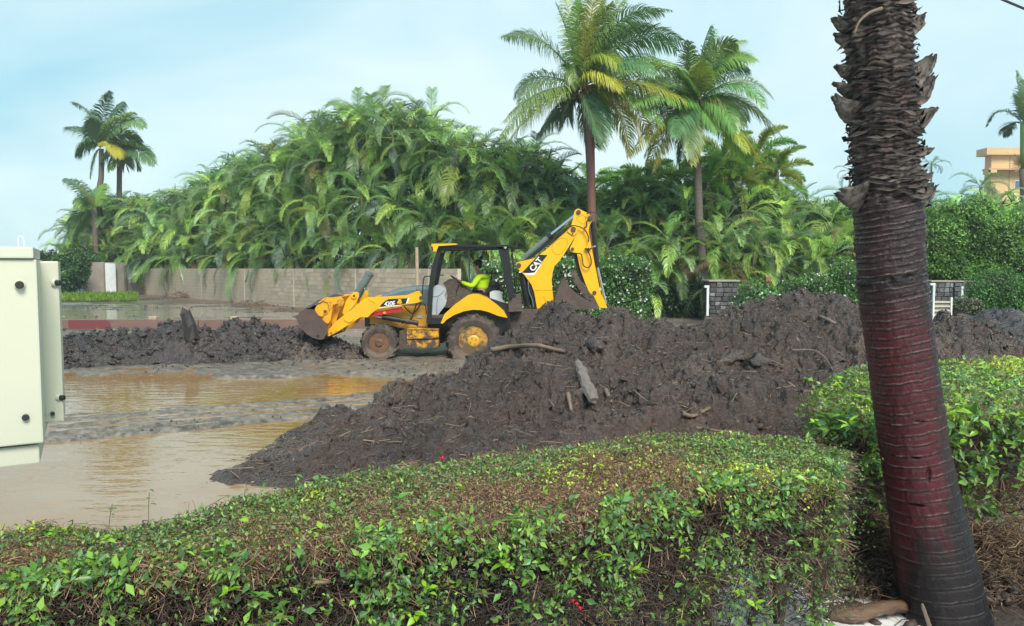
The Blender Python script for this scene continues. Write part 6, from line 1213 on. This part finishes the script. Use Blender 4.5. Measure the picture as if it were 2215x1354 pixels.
for k in range(46):
    px = gg.uniform(1745, 2215); py = gg.uniform(790, 900) if px > 1860 else gg.uniform(810, 930)
    if 1885 < px < 2035: continue
    sprig(hedge2, gnd(px, py, H2+.03), gg.randint(4, 6), gg.uniform(.06, .085), (.28, .46, .03), gg)
for (px, py) in ((2090, 915), (2150, 905), (2200, 900), (2140, 965), (2070, 965), (1770, 900), (2200, 1190), (2180, 1170), (2190, 1270), (2110, 930), (1800, 1020), (1830, 1025), (2130, 800)): sprig(hedge2, at(px, py, f2[3][1]-.06), gg.randint(4, 6), .065, (.22, .42, .03), gg)
# leaning young shoots at the back edge, seen against the water
for (px, py, h_) in ((235, 1112, 8), (322, 1100, 20)):
    a = gnd(px, py + 34, .97); b = a + Vector((gg.uniform(-.03, .03), .02, h_/1600*3.6*1.25 + .10)); bm = BM(); add_tube(bm, smooth_path([a, (a+b)/2 + Vector((gg.uniform(-.01, .01), 0, 0)), b], 3), .0016, 5); obj('shoot', bm, M['stemb'], hedge1)
    for q in range(6): sprig(hedge1, a + (b-a)*(.5 + .1*q), 1, .026, (.10, .18, .05), gg)
# red flower heads
M['petalr'] = mat('red_petal', (.50, .01, .03), .5)
def redflower(px, py, Y, sc, lb, parent):
    c = at(px, py, Y); bm = BM(); g = random.Random(int(px))
    for k in range(9):
        a = k*.7; d = Vector((cos(a), sin(a)*.7, g.uniform(-.2, .8))).normalized(); s_ = d.cross(Vector((0, 0, 1))).normalized()*.35; v = [bm.verts.new(c + q*sc) for q in (Vector((0, 0, 0)), d*.6 + s_, d*1.2, d*.6 - s_)]; bm.faces.new(v)
    bmesh.ops.create_icosphere(bm, subdivisions=1, radius=sc*.35, matrix=Matrix.Translation(c)); o = obj('red_flower', bm, M['petalr'], parent); o['label'] = lb
redflower(956, 992, 4.28, .02, 'small red flower on the back edge of the hedge top', hedge1)
for q in ((1248, 1308), (1256, 1316), (1240, 1300)): redflower(q[0], q[1], face_y(1250)-.08, .012, 'hanging red flower on the hedge face', hedge1)
# one fallen brown leaf caught on the hedge face
p = at(716, 1257, face_y(716)-.06); o = bpy.data.objects.new('dry_leaf', BL[0]); COL.objects.link(o); o.location = p; o.scale = (.075, .05, .05); o.rotation_euler = (1.2, .05, pi); o.color = (.40, .24, .15, 1); tag(o, 'single dry tan leaf caught on the face of the long hedge', 'leaf')
# ================================================================ pale green cabinet on the left
M['cab'] = mat('cabinet_green', (.52, .52, .41), .45, noise=(1.2, .05), mud=((.28, .20, .12), 9, .72, 0), bump=(90, .08, .002)); M['knob'] = mat('black_knob', (.02, .022, .025), .4); M['rust'] = mat('rust', (.20, .075, .03), .8)
CY = 3.5; c0 = at(82, 800, CY); CB = empty('utility_cabinet', (c0.x-.4, CY+.3, 0), 'pale green steel utility cabinet on a post at the left edge of the picture', 'cabinet')
CROT = R(30); rot = Matrix.Rotation(CROT, 4, 'Z')
def on_face(px, py, cx, Yc, off=.004):
    c = at(cx, py, Yc); k = (px-1107.5)/1600./(cos(TILT) + (677-py)/1600.*sin(TILT)); t_ = (k*c.y - c.x)/(cos(CROT) - k*sin(CROT)); return at(px, py, c.y + t_*sin(CROT)) + Vector((sin(CROT), -cos(CROT), 0))*off

def cbox(name, x0, x1, yt, yb, Y0, dep, m='cab', bevel=.008, parent=None, left=None):
    a = at(x1, yt, Y0); b = at(x1, yb, Y0); W = (x1-x0)/1600*Y0 if left is None else left; bm = BM(); add_box(bm, (-W/2, dep/2, 0), (W, dep, a.z-b.z))
    piv = Vector((a.x, Y0, (a.z+b.z)/2)); bmesh.ops.transform(bm, matrix=Matrix.Translation(piv) @ rot, verts=bm.verts); return obj(name, bm, M[m], parent or CB, bevel=bevel, seg=2)
cbox('body', 0, 79, 561, 958, CY, .55, left=.9); cbox('top_cap', 0, 72, 534, 559, CY-.02, .60, left=.9); cbox('cap_shadow_strip', 0, 68, 558, 562, CY+.01, .5, 'gry', left=.85, bevel=0); cbox('base_flange', 0, 85, 961, 1003, CY+.015, .5, left=.9)
sb_ = cbox('side_cabinet', 0, 126, 565, 912, CY+.30, .34, left=.55)
def knob(px, py, Y, r, d=(0, -1, 0)):
    bm = BM(); p = at(px, py, Y); d = Vector(d); add_cyl(bm, p + d*-.01, p + d*.008, r*1.35, n=20); k = obj('washer', bm, M['cab'], CB, bevel=.002); bm = BM(); add_cyl(bm, p, p + d*.030, r, n=18); obj('knob', bm, M['knob'], CB, bevel=.003)
nf = Vector((sin(CROT), -cos(CROT), 0))
def knob2(px, py, cx, Yc, r, d=None):
    bm = BM(); p = on_face(px, py, cx, Yc); d = d or nf; add_cyl(bm, p - d*.01, p + d*.008, r*1.35, n=20); obj('washer', bm, M['cab'], CB, bevel=.002); bm = BM(); add_cyl(bm, p, p + d*.030, r, n=18); obj('knob', bm, M['knob'], CB, bevel=.003)
knob2(43, 616, 79, CY, .018); knob2(56, 901, 79, CY, .015); er = Vector((cos(CROT), sin(CROT), 0))
knob2(119, 612, 126, CY+.30, .015, er*.8 + nf*.5); knob2(128, 860, 129, CY+.30, .014, er*.8 + nf*.5); knob2(114, 893, 126, CY+.30, .010)
bm = BM()
for (px, py, w_, h_) in ((30, 760, .05, .035), (30, 790, .04, .006)): pass
bm.free()
bm = BM(); p = at(46, 533, CY+.1); add_tube(bm, smooth_path([p + Vector((-.012, 0, 0)), p + Vector((-.012, 0, .04)), p + Vector((0, 0, .05)), p + Vector((.012, 0, .035)), p + Vector((.012, 0, 0))], 4), .003, 6); obj('lifting_eye', bm, M['white'], CB)
bm = BM(); q = at(-60, 1003, CY+.3); add_cyl(bm, (q.x-.1, q.y, 0), (q.x-.1, q.y, q.z+.1), .06, n=14); obj('mounting_post', bm, M['cab'], CB)
bm = BM(); rgn = random.Random(2)
for (px, py, h_) in ((57, 930, 30), (82, 888, 10), (110, 902, 16), (92, 912, 8), (120, 890, 8)):
    a = on_face(px, py, 79 if px < 80 else 126, CY if px < 80 else CY+.30); add_box(bm, a, (.004, .004, h_/1600*CY))
obj('rust_streak', bm, M['rust'], CB)
# ================================================================ rain haze filling the whole place
bm = BM(); box2(bm, (-140, -12, -1.6), (140, 135, 30)); hz = bpy.data.materials.new('haze_air'); hz.use_nodes = True; t = hz.node_tree; t.nodes.remove(t.nodes['Principled BSDF'])
pv = nn(t, 'ShaderNodeVolumePrincipled'); pv.inputs['Color'].default_value = (.80, .92, 1, 1); pv.inputs['Density'].default_value = .0008; pv.inputs['Anisotropy'].default_value = .1
t.links.new(pv.outputs[0], t.nodes['Material Output'].inputs['Volume']); tag(obj('haze', bm, hz), kind='stuff')
